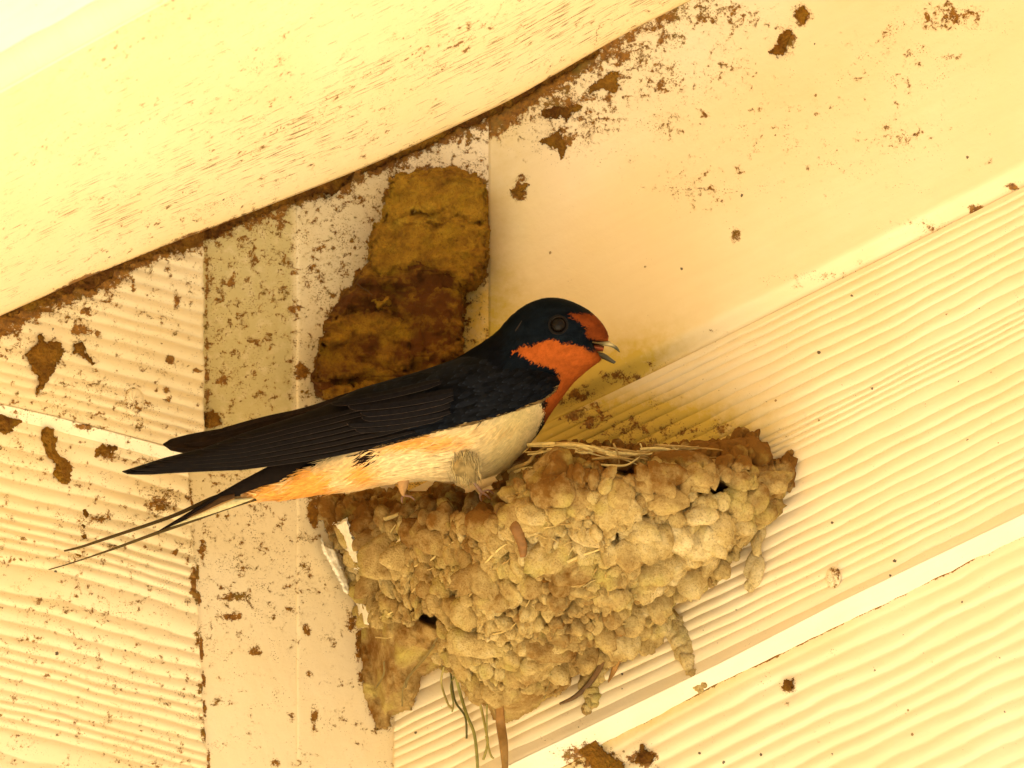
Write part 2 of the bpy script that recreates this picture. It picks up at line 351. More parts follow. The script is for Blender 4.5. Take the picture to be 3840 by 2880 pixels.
board('lap_edge', 1476, 5400, 420, lambda x: yW1(x) + .5, yW2r, 26, h_lap, M_lit, wallR, -.48,
      lambda x, y: .16 + blobs(x, y, [(2200, 2830, 120, 50, .75)]), None, None, lambda x, y: .14 + 0 * x, back=20)
def h_low(x, y):
    v = y - yW2(x)
    return hR(x, y) - 12 + 14 * rib(v, 78, x, 57, 16, .9) * sstep(10, 60, v)
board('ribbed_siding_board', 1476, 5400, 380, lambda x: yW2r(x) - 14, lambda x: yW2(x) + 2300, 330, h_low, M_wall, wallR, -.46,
      lambda x, y: np.maximum(np.maximum(.14 + .14 * vnoise(x / 260, y / 200, 5), .98 * np.exp(-((y - yW2r(x)) / 9) ** 2) * (.45 + .6 * vnoise(x / 120, 3, 4))), blobs(x, y, [(2260, 2860, 150, 70, .82), (2420, 2850, 70, 60, .85), (2960, 2580, 40, 40, .85), (2950, 2640, 20, 40, .6)])),  # narrow line at the lap foot is its shadow, painted in
      lambda x, y: .12 + 0 * x, lambda x, y: .55 * np.exp(-((y - yW2(x)) / 42) ** 2) * sstep(3500, 2400, x), lambda x, y: .65 + 0 * x, back=90)  # tint band under the lap: soft shade put into the colour
# ---- corner boards between the walls
post = empty('corner_post', 'cream painted upright corner board with brown flecks, left of the mud nests', 'post')
def hB(x, y): return np.maximum(hL(x, y), hR(x, y))
BL_P = [(1135, 1390, 42, 60, .95), (1110, 1170, 40, 45, .85), (1150, 1140, 30, 40, .6), (870, 1060, 30, 36, .8), (950, 960, 30, 60, .8), (830, 1430, 40, 30, .85), (860, 1210, 20, 24, .8), (1150, 1470, 60, 50, .7), (790, 1100, 24, 160, .6), (785, 1350, 20, 220, .55), (1115, 1800, 50, 300, .42),
        (1180, 1920, 60, 90, .85), (1320, 2330, 45, 60, .9), (1290, 2150, 40, 60, .7), (880, 2240, 100, 30, .86), (870, 2315, 70, 24, .9), (1150, 2360, 30, 40, .8), (960, 2440, 40, 40, .75), (1160, 2530, 26, 26, .8), (1180, 2680, 30, 60, .85), (1090, 2680, 40, 30, .6),
        (900, 2100, 200, 150, .52), (1100, 2080, 130, 80, .5), (900, 1850, 250, 110, .6), (980, 1780, 60, 60, .6), (760, 2050, 30, 90, .8), (820, 2630, 50, 50, .6), (1030, 2860, 30, 30, .8), (1250, 2400, 40, 60, .6), (1220, 1540, 90, 24, .8), (820, 1640, 60, 40, .8)]
def d_post(x, y):
    e = y - yE(x)
    near = np.maximum(.85 * np.exp(-(np.minimum(ndist(x, y, OLD), 0) / 26) ** 2) * (.45 + .8 * vnoise(x / 50, y / 50, 3)) * (y < 1560), .80 * np.exp(-(np.minimum(ndist(x, y, NEST), 0) / 30) ** 2) * (.45 + .8 * vnoise(x / 50, y / 50, 3)) * (y > 1700))
    seam = 1.1 * np.exp(-((x - xr_low(y) - 6) / 12) ** 2) * vnoise(y / 50, 7, 5) * (y > 1780) + .7 * np.exp(-((x - 775) / 16) ** 2) * (y < 1600)
    return np.maximum(np.maximum(near, seam), _dp(x, y))
def _dp(x, y):
    e = y - yE(x)
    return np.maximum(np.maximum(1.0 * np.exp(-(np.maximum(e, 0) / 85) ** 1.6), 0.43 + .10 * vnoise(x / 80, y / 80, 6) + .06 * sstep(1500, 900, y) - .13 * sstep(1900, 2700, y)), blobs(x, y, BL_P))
def t_post(x, y): return .75 * sstep(1950, 1600, y) * sstep(1115, 1080, x) + .30 * sstep(1900, 1500, y) + .06  # tint is stronger on the left strip and towards the top
def h_pl(x, y): return hL(x, y) + 14 + 5 * (fbm(x / 200, y / 160, 3, 23) - .5)
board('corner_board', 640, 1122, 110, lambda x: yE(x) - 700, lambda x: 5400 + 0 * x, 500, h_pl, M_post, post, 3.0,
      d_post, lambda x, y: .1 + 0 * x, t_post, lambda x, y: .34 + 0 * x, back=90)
def h_pb(x, y): return hL(x, y) + 22 + 5 * (fbm(x / 200, y / 160, 3, 29) - .5) - 8 * sstep(20, 0, x - 1112 + 14 * fbm(y / 60, x * 0, 3, 9))
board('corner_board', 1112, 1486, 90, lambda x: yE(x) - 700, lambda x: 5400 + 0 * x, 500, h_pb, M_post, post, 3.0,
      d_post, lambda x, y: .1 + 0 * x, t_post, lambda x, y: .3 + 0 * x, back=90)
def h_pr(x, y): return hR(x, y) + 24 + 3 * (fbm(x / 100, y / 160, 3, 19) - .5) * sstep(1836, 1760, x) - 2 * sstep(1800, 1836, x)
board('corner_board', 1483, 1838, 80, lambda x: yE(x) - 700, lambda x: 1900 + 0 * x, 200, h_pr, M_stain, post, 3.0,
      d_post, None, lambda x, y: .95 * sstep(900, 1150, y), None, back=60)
# ---- left wall
wallL = empty('siding_wall', 'cream painted wall with ribbed siding and mud splashes, left of the corner post', 'wall')
def xr_up(y): return 765 + 5 * (fbm(np.asarray(y) / 40, np.asarray(y) * 0, 3, 2) - .5) * 2 - 30 * sstep(1560, 1700, y) * 0
def board_l(name, xR, hfun, yt, yb, nv, nx, dirt_shade_f, tintf, seed, mat=M_wall, back=90, x0=-2400):
    ks = np.linspace(0, 1, nx) ** .7; kv = np.linspace(0, 1, nv)
    Kx, Kv = np.meshgrid(ks, kv, indexing='ij')
    X = x0 + (760 - x0) * Kx; Y = yt(X) + (yb(X) - yt(X)) * Kv
    X = X + Kx ** 30 * (xR(Y) - 760); X = x0 + (X - x0); Y = yt(X) + (yb(X) - yt(X)) * Kv
    H = hfun(X, Y); V = P(X, Y, H).reshape(-1, 3); Fc = grid_faces(nx, nv); _, Fb, loop = skirt(V, nx, nv, np.zeros(3))
    Bv = P(X.ravel()[loop], Y.ravel()[loop], H.ravel()[loop] - back)
    z = 0 * X; at = {}
    for nme, a in (('dirt_shade', dirt_shade_f(X, Y)), ('dash', z + .12), ('tint', tintf(X, Y)), ('speck', z + .35)):
        a = a.ravel(); at[nme] = np.concatenate([a, a[loop]])
    uv = np.stack([X.ravel() / 1000 + 7, Y.ravel() / 1000], -1)
    al = (X * .96 + Y * .27) / 1000; ac = (-X * .27 + Y * .96) / 1000; g = np.stack([al.ravel() * .09, ac.ravel()], -1)
    return mk(name, np.concatenate([V, Bv]), np.concatenate([Fc, Fb]), mat, wallL, attrs=at, uvs={'UVMap': np.concatenate([uv, uv[loop]]), 'grain': np.concatenate([g, g[loop]])})
BL_L = [(190, 1330, 130, 130, .6), (240, 1740, 110, 130, .58), (320, 1970, 60, 100, .6), (300, 2080, 70, 50, .58), (30, 1590, 110, 60, .62), (400, 1690, 90, 50, .6), (640, 1345, 22, 26, .95), (535, 1390, 20, 20, .8), (620, 1460, 22, 18, .85), (625, 1500, 24, 14, .85), (585, 1465, 14, 14, .8), (735, 1390, 24, 14, .9), (365, 1250, 16, 20, .85), (300, 1240, 60, 40, .85), (330, 1170, 60, 30, .8), (660, 1120, 26, 70, .8), (500, 1075, 14, 50, .75),
        (250, 1170, 160, 90, .62), (60, 1300, 200, 160, .56), (300, 1500, 300, 130, .5), (300, 1120, 300, 80, .62), (280, 1560, 260, 60, .55), (400, 1700, 60, 60, .8), (330, 1600, 120, 24, .8), (330, 1850, 120, 130, .5), (600, 1880, 120, 110, .72), (520, 1730, 240, 30, .6), (640, 2000, 120, 120, .45),
        (380, 1950, 60, 40, .7), (390, 2110, 30, 40, .7), (660, 2075, 14, 24, .8), (450, 2700, 200, 60, .5), (620, 2640, 140, 60, .5), (430, 2600, 20, 40, .8), (570, 2740, 30, 30, .6), (170, 2540, 30, 30, .6), (380, 2300, 60, 24, .6), (40, 2620, 60, 30, .6), (640, 2200, 100, 60, .35)]
def d_left(x, y):
    e = y - yE(x)
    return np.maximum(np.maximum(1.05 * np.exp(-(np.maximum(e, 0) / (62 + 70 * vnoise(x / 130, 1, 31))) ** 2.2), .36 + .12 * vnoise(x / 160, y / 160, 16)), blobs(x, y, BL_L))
def h_lu(x, y):
    v = y - yL1(x); ends = .35 + .65 * sstep(250, 480, x + .15 * (y - 1400))
    return hL(x, y) + 74 + 16 * rib(v, 54, x, 71, 9, .9) * ends + 5 * (fbm(x / 200, y / 200, 3, 3) - .5)
board_l('ribbed_siding_board', xr_up, h_lu, lambda x: yE(x) - 700, yL1, 260, 260, d_left, lambda x, y: .12 + 0 * x, 1)
def h_ll(x, y):
    k = (y - yL1(x)) / (yL2(x) - yL1(x)); return hL(x, y) + 78 - 46 * k + 3 * (fbm(x / 50, y / 50, 3, 33) - .5)
board_l('lap_edge', lambda y: 700 + 0 * y, h_ll, lambda x: yL1(x) + .5, lambda x: yL2(x) + 8 * (fbm(np.asarray(x) / 60, np.asarray(x) * 0, 3, 44) - .5), 22, 260, lambda x, y: np.maximum(d_left(x, y), .40), lambda x, y: .05 + 0 * x, 2, M_lit, back=25)
def h_lo(x, y):
    v = y - yL2(x); return hL(x, y) + 40 + 15 * rib(v, 50, x, 91, 10, .75) * sstep(0, 40, v)
board_l('ribbed_siding_board', xr_low, h_lo, lambda x: yL2(x) - 12, lambda x: yL2(x) + 2500, 560, 240, lambda x, y: np.maximum(d_left(x, y), 1.1 * np.exp(-((x - xr_low(y)) / 26) ** 2) * vnoise(y / 60, 2, 5) * 1.2), lambda x, y: .04 + 0 * x, 3)
# nail heads
def disc(name, cx, cy, r, h, mat, parent, dome=6, ny=1.25):
    nr, na = 8, 40; V = [P(cx, cy, h(cx, cy) + dome)]; uv = [(cx / 1000, cy / 1000)]
    for i in range(1, nr + 1):
        for a in range(na):
            k = i / nr; x = cx + r * k * math.cos(a * 2 * math.pi / na) * .85; y = cy + r * ny * k * math.sin(a * 2 * math.pi / na)
            V.append(P(x, y, float(h(cx, cy) + (float(h(x, y)) - float(h(cx, cy))) * 1.0 + dome * (1 - k ** 6) - (8 if i == nr else 0) + 2 * math.sin(a * 5 + i)))); uv.append((x / 1000 + 3, y / 1000))
    Fc = [(0, 1 + a, 1 + (a + 1) % na) for a in range(na)]
    for i in range(nr - 1):
        for a in range(na): b0 = 1 + i * na; Fc.append((b0 + a, b0 + na + a, b0 + na + (a + 1) % na, b0 + (a + 1) % na))
    z = np.zeros(len(V)); return mk(name, np.array(V), Fc, mat, parent, attrs={'dirt_shade': z + .5, 'dash': z, 'tint': z + .1, 'speck': z}, uvs={'UVMap': np.array(uv), 'grain': np.array(uv)})
disc('nail_head', 503, 1505, 46, lambda x, y: hL(x, y) + 74, M_wall, wallL, dome=15)
disc('nail_head', 3125, 2165, 34, lambda x, y: hR(x, y) + 44, M_wall, wallR, dome=9, ny=1.2)

# ------------------------------------------------------------ beam under the roof: long timber, its sloping underside meets both walls
def yO(x): return 330 - .55 * np.asarray(x, float)
xs = np.concatenate([np.linspace(-2400, 3600, 420)]); ks = np.linspace(0, 1, 120)
X, K = np.meshgrid(xs, ks, indexing='ij')
HO = 5200
he = 1120 + (X - 0) * (880 - 1120) / 2700     # a straight timber: it touches both walls and spans the corner between them
Y = yE(X) * (1 - K) + yO(X) * K
Hh = he * (1 - K) + (HO + 0 * X) * K + 8 * (fbm(X / 400, Y / 60, 4, 61) - .5) 
Hh = Hh + 60 * sstep(.012, 0, K) * 0
Ee = np.maximum(.95 * np.exp(-(K / .022) ** 1.4) * (.35 + .9 * vnoise(X / 150, 0, 71)) * (sstep(1300, 600, X) * .75 + .25 + .4 * np.exp(-((X - 1900) / 500) ** 2)), .27 + .18 * vnoise(X / 200, K * 12, 15))
Dd = .60 + .22 * np.exp(-((K - .22) / .25) ** 2) + .30 * (vnoise(X / 500, K * 5, 77) - .5)
V = P(X, Y, Hh).reshape(-1, 3)
# bends round the outer arris, then goes up and back as the beam's far side
Bv = P(xs, yO(xs), HO + 6); 
uv = np.stack([X.ravel() / 1000, (K * 1.6).ravel()], -1); gr = np.stack([(X * .17 / 1000).ravel(), (K * 4.2 + X * .00001).ravel()], -1)
z = np.zeros_like(X)
beam = mk('roof_beam', V, grid_faces(420, 120), M_wall, None, attrs={'dirt_shade': Ee.ravel(), 'dash': Dd.ravel(), 'tint': (.25 * np.exp(-(K / .03) ** 2)).ravel(), 'speck': (z + .12).ravel()}, uvs={'UVMap': uv, 'grain': gr})
sol = beam.modifiers.new('thick', 'SOLIDIFY'); sol.thickness = .012; sol.offset = 1
tag(beam, 'cream painted roof beam with cracked grain crossing above the nests', 'beam')
# fascia beyond the beam, out of focus at upper left
X, K = np.meshgrid(np.linspace(-2400, 3600, 120), np.linspace(0, 1, 40), indexing='ij')
V = P(X, yO(X) + 20 - 1500 * K, HO - 60 + 500 * K).reshape(-1, 3); z = np.zeros(X.size)
fas = mk('fascia_board', V, grid_faces(120, 40), M_lit, None, attrs={'dirt_shade': z + .2, 'dash': z + .2, 'tint': z, 'speck': z}, uvs={'UVMap': np.stack([X.ravel() / 1000, K.ravel() * 1.5], -1), 'grain': np.stack([X.ravel() * .0001, K.ravel() * 1.5], -1)})
s2 = fas.modifiers.new('thick', 'SOLIDIFY'); s2.thickness = .012; s2.offset = 1
tag(fas, 'brightly lit pale board beyond the roof beam, blurred at upper left', 'board')

# ------------------------------------------------------------ the building round it (outside the frame) and the ground; roof slab and pale slab added to shape the light
def quad(name, pts, mat, parent=None): return mk(name, np.array(pts, float), [list(range(len(pts)))], mat, parent, smooth=False)
cR = C0 - nR * .012; cL = C0 - nL * .012; cc = np.array([C0[0], C0[1] + .02, 0])
for nm, c, dv, wl in (('wall_panel', cc, rdir, wallR), ('wall_panel', cc, ldir, wallL)):
    a = cc.copy(); a[2] = -.02; b_ = cc + dv * 3.0; b_[2] = -.02
    quad(nm, [a, b_, b_ + [0, 0, 3.3], a + [0, 0, 3.3]], M_plain, wl)
rf = C0[1]  # unseen roof slab below is added to keep direct sun off the walls
roof = mk('sun_shade_roof', np.array([(x, y, z_) for z_ in (3.12, 3.18) for (x, y) in ((-3, rf - 1.5), (3, rf - 1.5), (3, rf + .5), (-3, rf + .5))], float),
          [(3, 2, 1, 0), (4, 5, 6, 7), (0, 1, 5, 4), (1, 2, 6, 5), (2, 3, 7, 6), (3, 0, 4, 7)], M_plain, smooth=False)
tag(roof, 'cream painted eaves roof slab, unseen, added to keep sun off the wall corner', 'roof')
gnd = quad('ground', [(-40, -40, 0), (40, -40, 0), (40, 40, 0), (-40, 40, 0)], M_ground); gnd['kind'] = 'structure'
m_, t, b = newmat('bounce_concrete'); lk(t, mixc(t, noise(t, N(t, 'ShaderNodeTexCoord').outputs['Object'], 12, 8, .7), (.66, .60, .47), (.78, .73, .60)), b.inputs['Base Color']); b.inputs['Roughness'].default_value = .9
slab = mk('bounce_slab', [(-2.6, -2.6, .004), (2.2, -2.6, .004), (2.2, 3.2, .004), (-2.6, 3.2, .004), (-2.6, -2.6, -.1), (2.2, -2.6, -.1), (2.2, 3.2, -.1), (-2.6, 3.2, -.1)], [(0, 1, 2, 3), (0, 4, 5, 1), (1, 5, 6, 2), (2, 6, 7, 3), (3, 7, 4, 0)], m_, smooth=False); slab['kind'] = 'structure'  # unseen pale slab, added to bounce sunlight up at the corner

# ------------------------------------------------------------ mud
def surf(x, y):
    """front of the carpentry"""
    x, y = np.broadcast_arrays(np.asarray(x, float), np.asarray(y, float))
    r = np.where(y < yF(x), hR(x, y) + np.where(x < 1830, 24, 22 + 68 * sstep(1840, 2250, x) * sstep(0, 95, yF(x) - y)), np.where(y < yW1(x), hR(x, y) + 32, hR(x, y) + 0))
    l = np.where(x < 765, np.where(y < yL1(x), hL(x, y) + 74, hL(x, y) + 27), hL(x, y) + np.where(x < 1113, 14, 26))
    return np.where(x > 1480, r, l)
def patch(name, poly, bulge, mat, parent=None, step=5, jag=10, jsc=30, relief=8, rsc=25, edge=30, seed=1, base=surf, tone=0.0, power=.5, bfun=None, cols=None, toneF=None):
    pa = np.array(poly, float); x0, y0 = pa.min(0) - jag - step; x1, y1 = pa.max(0) + jag + step
    xs = np.arange(x0, x1 + step, step); ys = np.arange(y0, y1 + step, step)
    X, Y = np.meshgrid(xs, ys, indexing='ij')
    wx = X + jag * 2 * (fbm(X / jsc, Y / jsc, 3, seed) - .5); wy = Y + jag * 2 * (fbm(X / jsc, Y / jsc, 3, seed + 40) - .5)
    d = pdist(wx, wy, poly) + jag * 1.1 * (fbm(X / (jsc * .28), Y / (jsc * .28), 3, seed + 90) - .55)
    k = np.clip(d / edge, 0, 1) ** power
    b_ = bulge * k if bfun is None else bfun(X, Y) * k
    rg = (1 - np.abs(2 * fbm(X / rsc, Y / rsc, 4, seed + 7) - 1))
    H = base(X, Y) + b_ + relief * k * (fbm(X / rsc, Y / rsc, 5, seed + 3) - .5) * 2 + relief * .8 * k * (rg - .7)
    H = np.where(d <= 0, base(X, Y) - 25, H)
    nu, nv = X.shape; Fc = grid_faces(nu, nv)
    keep = (d.ravel()[Fc] > -step * 1.0).any(1) & (d.ravel()[Fc] > -step * 2.5).all(1)
    Fc = Fc[keep]; used, inv = np.unique(Fc, return_inverse=True); Fc = inv.reshape(-1, 4)
    V = P(X, Y, H).reshape(-1, 3)[used]
    tn = (tone + 0 * X if toneF is None else toneF(X, Y)).ravel()[used]
    return mk(name, V, Fc, mat, parent, attrs={'tone': tn}, cols=(None if cols is None else np.tile(cols, (len(V), 1)))), (X, Y, H, d)

def old_b(x, y):
    led = 38 * sstep(.55, .75, fbm(x / 190 + .3, y / 70, 3, 101)) + 26 * np.exp(-((y - 820 - .1 * (x - 1500)) / 26) ** 2)
    return 150 + 70 * np.exp(-((x - 1560) / 200) ** 2) + led - 50 * np.exp(-(((x - 1620) / 60) ** 2 + ((y - 1060) / 60) ** 2)) + 30 * np.exp(-((y - 1400) / 50) ** 2)
def old_t(x, y): return .7 * (fbm(x / 60, y / 34, 4, 733) - .5) + .22 * (np.abs(2 * fbm(x / 110, y / 42, 3, 741) - 1) < .05) * -1.2 + .12 + .30 * sstep(1080, 850, y) - .28 * np.exp(-(((x - 1600) / 110) ** 2 + ((y - 1060) / 60) ** 2)) + .3 * np.exp(-(((x - 1262) / 50) ** 2 + ((y - 1260) / 70) ** 2)) - .18 * np.exp(-(((x - 1330) / 120) ** 2 + ((y - 1110) / 80) ** 2)) - .1 * sstep(1100, 1200, y)
old, _ = patch('old_mud_nest', OLD, 150, M_old, step=4, jag=11, jsc=34, relief=44, rsc=60, edge=40, seed=5, bfun=old_b, toneF=old_t)
tag(old, 'remains of an old dark brown mud nest, flat tall patch behind the swallow', 'old nest')

def on_old(p, up): return [(x, y, float(surf(x, y)) + float(old_b(np.array(x), np.array(y))) + up) for x, y in p]
old_strands = []
for i in range(16):
    x, y = random.uniform(1260, 1780), random.uniform(700, 1440); a_ = random.gauss(-.2, .6); L_ = random.uniform(20, 90)
    if not inside(np.array([x, x + L_ * math.cos(a_)]), np.array([y, y + L_ * math.sin(a_)]), [(px_ + (1520 - px_) * .1, py_ + (1050 - py_) * .06) for px_, py_ in OLD]).all(): continue
    old_strands.append((on_old([(x + L_ * k * math.cos(a_), y + L_ * k * math.sin(a_) + random.uniform(-5, 5)) for k in (0, .33, .66, 1)], 12), random.uniform(1.6, 3.6), random.choice([(.30, .17, .03), (.42, .27, .06), (.12, .055, .015)])))
def old_base(x, y): return surf(x, y) + old_b(x, y)
for i, (poly, bu, tn) in enumerate([([(1476, 668), (1560, 655), (1640, 640), (1720, 648), (1770, 665), (1805, 700), (1822, 760), (1826, 830), (1760, 845), (1700, 800), (1640, 812), (1560, 800), (1500, 830), (1440, 835), (1452, 750)], 46, .34),
        ([(1402, 850), (1470, 815), (1560, 830), (1640, 850), (1740, 810), (1826, 860), (1826, 985), (1800, 1050), (1740, 1075), (1680, 1040), (1600, 1000), (1500, 1010), (1430, 1050), (1395, 1000), (1392, 900)], 34, .26),
        ([(1222, 1210), (1300, 1165), (1420, 1160), (1500, 1190), (1545, 1250), (1555, 1340), (1530, 1400), (1420, 1400), (1300, 1430), (1190, 1430), (1205, 1310)], 44, .06),
        ([(1575, 1080), (1650, 1060), (1735, 1105), (1732, 1240), (1728, 1330), (1640, 1380), (1590, 1300), (1570, 1180)], 30, .0),
        ([(1780, 650), (1812, 690), (1820, 730), (1780, 745), (1730, 715), (1735, 672)], 50, .36), ([(1390, 1130), (1450, 1110), (1470, 1140), (1410, 1165)], 26, .45), ([(1200, 1455), (1300, 1440), (1420, 1420), (1440, 1460), (1330, 1495), (1215, 1492)], 40, .22)]):
    patch('mud_layer', poly, bu, M_old, parent=old, step=4, jag=16, jsc=26, relief=20, rsc=34, edge=24, seed=800 + i * 11, base=lambda x, y: old_base(x, y) - 12, toneF=lambda x, y, tn=tn: tn + .5 * (fbm(x / 50, y / 30, 4, 735) - .5))
# mud splashes on the left wall and round the corner
SPL = [('large brown mud splash with a dripping tail under the beam, upper left', [(150, 1235), (172, 1280), (235, 1282), (246, 1330), (215, 1365), (196, 1410), (165, 1450), (140, 1490), (128, 1480), (140, 1450), (148, 1410), (125, 1390), (100, 1350), (88, 1335), (110, 1310), (140, 1290)], 30),
       ('small brown mud splash right of the large dripping one', [(280, 1290), (315, 1275), (325, 1320), (345, 1345), (370, 1360), (350, 1370), (320, 1350), (295, 1330), (268, 1330)], 24),
       ('brown mud splash cut off by the left edge of the photo', [(-60, 1530), (20, 1545), (60, 1560), (105, 1578), (70, 1590), (50, 1612), (25, 1640), (5, 1630), (-60, 1610)], 34),
       ('long brown mud run hanging over the left lap joint', [(148, 1600), (200, 1598), (218, 1640), (215, 1690), (250, 1720), (280, 1755), (272, 1800), (255, 1830), (225, 1810), (198, 1790), (200, 1745), (175, 1700), (150, 1660)], 42),
       ('ragged brown mud lump on the left lap joint beside the long run', [(345, 1680), (380, 1665), (420, 1660), (450, 1672), (440, 1692), (400, 1710), (365, 1725), (342, 1705)], 26),
       ('narrow brown mud streak crossed by the tail streamers', [(300, 1905), (335, 1900), (338, 1940), (325, 1960), (338, 1985), (330, 2035), (305, 2030), (298, 1990), (310, 1950)], 22),
       ('brown mud speck where the longer tail streamer ends', [(275, 2065), (310, 2075), (330, 2095), (305, 2115), (280, 2100)], 16),
       ('pale crumbly mud lump at the foot of the upper siding, above the wing', [(765, 1545), (800, 1540), (825, 1560), (832, 1590), (800, 1610), (765, 1600)], 44),
       ('rusty brown mud splash under the bottom lap edge', [(2190, 2790), (2240, 2760), (2255, 2800), (2300, 2850), (2340, 2860), (2330, 2940), (2240, 2930), (2200, 2850), (2160, 2812)], 22),
       ('smaller rusty mud splash beside the one under the bottom lap edge', [(2410, 2790), (2425, 2820), (2455, 2835), (2450, 2860), (2415, 2870), (2370, 2865), (2390, 2830)], 18),
       ('star shaped brown mud splash on the smooth board right of the old nest', [(1905, 708), (1935, 702), (1965, 680), (1985, 688), (1968, 715), (1955, 745), (1945, 765), (1935, 735), (1915, 722)], 16),
       ('rusty upright mud splash high on the smooth board near the top edge', [(2955, 105), (2975, 110), (2962, 150), (2945, 185), (2935, 215), (2890, 210), (2880, 195), (2910, 165), (2925, 130)], 22),
       ('rusty mud splash cut by the top edge, above the upright one', [(2990, 20), (3020, 18), (3032, 55), (3015, 88), (2990, 80), (2975, 55)], 22),
       ('broad ragged brown mud clump under the beam, above and right of the old nest', [(2030, 410), (2080, 395), (2140, 400), (2170, 380), (2180, 405), (2140, 430), (2130, 460), (2100, 440), (2060, 450), (2035, 435)], 20),
       ('ragged brown mud clump beside the beam joint, between the broad clump and the top edge', [(2200, 330), (2240, 300), (2290, 270), (2330, 262), (2310, 300), (2330, 340), (2290, 350), (2262, 325), (2220, 360)], 20),
       ('olive brown mud splash below the beam clumps, level with the top of the old nest', [(2020, 530), (2070, 495), (2100, 480), (2112, 520), (2130, 560), (2100, 600), (2085, 560), (2050, 545)], 16),
       ('small round brown mud spot low on the bottom siding', [(2945, 2550), (2975, 2548), (2985, 2575), (2960, 2598), (2935, 2585)], 14)]
for i, (lb, poly, bu) in enumerate(SPL):
    o, _ = patch('mud_splash', poly, bu, M_splat, step=3, jag=12, jsc=16, relief=9, rsc=14, edge=24, seed=200 + i * 9, tone=(.25 if 'pale' in lb else 0.12))
    tag(o, lb, 'mud splash', 'mud splashes on the boards')
# crusty seam of mud under the beam
for i, (xa, xb, wd, bu, lb) in enumerate([(20, 800, 46, 50, 'long brown crust of dried mud under the beam, above the left siding'), (760, 1330, 50, 55, 'dark brown crust of dried mud under the beam, above the corner post'), (1350, 2250, 24, 40, 'thin broken crust of mud under the beam, right of the old nest')]):
    xs_ = np.linspace(xa, xb, 26); lo = [(x, float(yE(x)) + 8 + wd * (.25 + 1.1 * float(vnoise(x / 90, 0, 300 + i))) * math.sin(math.pi * (j + .6) / 26.5) ** .4) for j, x in enumerate(xs_)]
    hi = [(x, float(yE(x)) - 26) for x in xs_[::-1]]
    o, _ = patch('mud_crust', lo + hi, bu, M_splat, step=4, jag=14, jsc=22, relief=22, rsc=24, edge=30, seed=330 + i * 9, tone=.02)
    tag(o, lb, 'mud crust', 'mud crusts along the beam joint')

# ---- the nest in use
ytopN = lerp_line([(1205, 1868), (1480, 1840), (1650, 1815), (1800, 1855), (1870, 1800), (2010, 1676), (2400, 1680), (2764, 1640), (2980, 1700)])
def nest_b(x, y):
    yb = np.interp(x, [1200, 1350, 1450, 1800, 2000, 2300, 2500, 2700, 2980], [1950, 2300, 2740, 2740, 2700, 2550, 2350, 2250, 1880])
    t_ = np.clip((y - ytopN(x)) / (yb - ytopN(x) + 1), 0, 1)
    bm = np.interp(x, [1180, 1300, 1500, 1800, 2050, 2300, 2600, 2800, 2990], [60, 300, 640, 920, 950, 820, 560, 330, 60])
    low = np.interp(x, [1200, 1500, 2000, 2500, 3000], [.3, .1, .12, .1, .2])
    return bm * (np.cos(t_ * math.pi / 2) ** .8 * (1 - low) + low)
def nest_surf(x, y, poly=NEST):
    x = np.asarray(x, float); y = np.asarray(y, float)
    d = pdist(x, y, poly); return surf(x, y) + nest_b(x, y) * np.clip(d / 110, 0, 1) ** .5
def smear(x, y): return np.maximum(sstep(1700, 1600, x) * sstep(2290, 2370, y), sstep(2560, 2620, y) * .8)
nest = empty('mud_nest', 'cup nest of pale mud pellets and straw stuck in the wall corner under the swallow', 'nest')
holes = [(1610, 2320, 42, 22), (1870, 2290, 34, 14), (2375, 2262, 16, 26), (1580, 1845, 36, 24), (2680, 1830, 62, 24), (2660, 1845, 60, 22), (1790, 1850, 70, 26), (2590, 1905, 30, 20), (1340, 2260, 14, 12), (1540, 2225, 10, 22), (2320, 1760, 60, 20), (2310, 2035, 22, 20), (1800, 2040, 12, 16)]
core, _ = patch('tmp_core', NEST, 1, M_nest, step=6, jag=10, jsc=40, relief=26, rsc=46, edge=110, seed=11, bfun=lambda x, y: nest_b(x, y) - 70 * (1 - smear(x, y)) - sum(np.where(c > 25, 190, 60) * np.exp(-((((x - a) + (y - b_) * -.4) / c) ** 2 + ((y - b_ - (x - a) * .35) / d) ** 2) ** 2) for a, b_, c, d in holes), cols=None)
# pellets: lumpy, drooping mouthfuls of mud pressed on one another
_ico = None
def ico(sub=2):
    import bmesh
    bm = bmesh.new(); bmesh.ops.create_icosphere(bm, subdivisions=sub, radius=1); bm.verts.ensure_lookup_table()
    V = np.array([v.co[:] for v in bm.verts]); Fc = np.array([[v.index for v in f.verts] for f in bm.faces]); bm.free(); return V, Fc
IV, IF = ico(3)
def inhole(x, y, s=1.0): return any(((x - a) / (c * s)) ** 2 + ((y - b_) / (d * s)) ** 2 < 1 for a, b_, c, d in holes)
pv, pf, pt, off = [], [], [], 0; pts = []
candx = RNG.uniform(1190, 2990, 40000); candy = RNG.uniform(1620, 2750, 40000); candd = pdist(candx, candy, NEST); cands = smear(candx, candy)
for x, y, d, sm_ in zip(candx, candy, candd, cands):
    if len(pts) >= 900: break
    if d < 4: continue
    r = 19 + 34 * random.random() ** 1.8
    if x > 2250 and y > 1780: r *= 1.5
    r = min(r, d * .9 + 12)
    if random.random() < 1.6 * sm_: continue
    if inhole(x, y, 1.0 + r / 60): continue
    if any((x - a) ** 2 + (y - b_) ** 2 < ((r + c) * .52) ** 2 for a, b_, c in pts): continue
    pts.append((x, y, r))
print('pellets', len(pts))
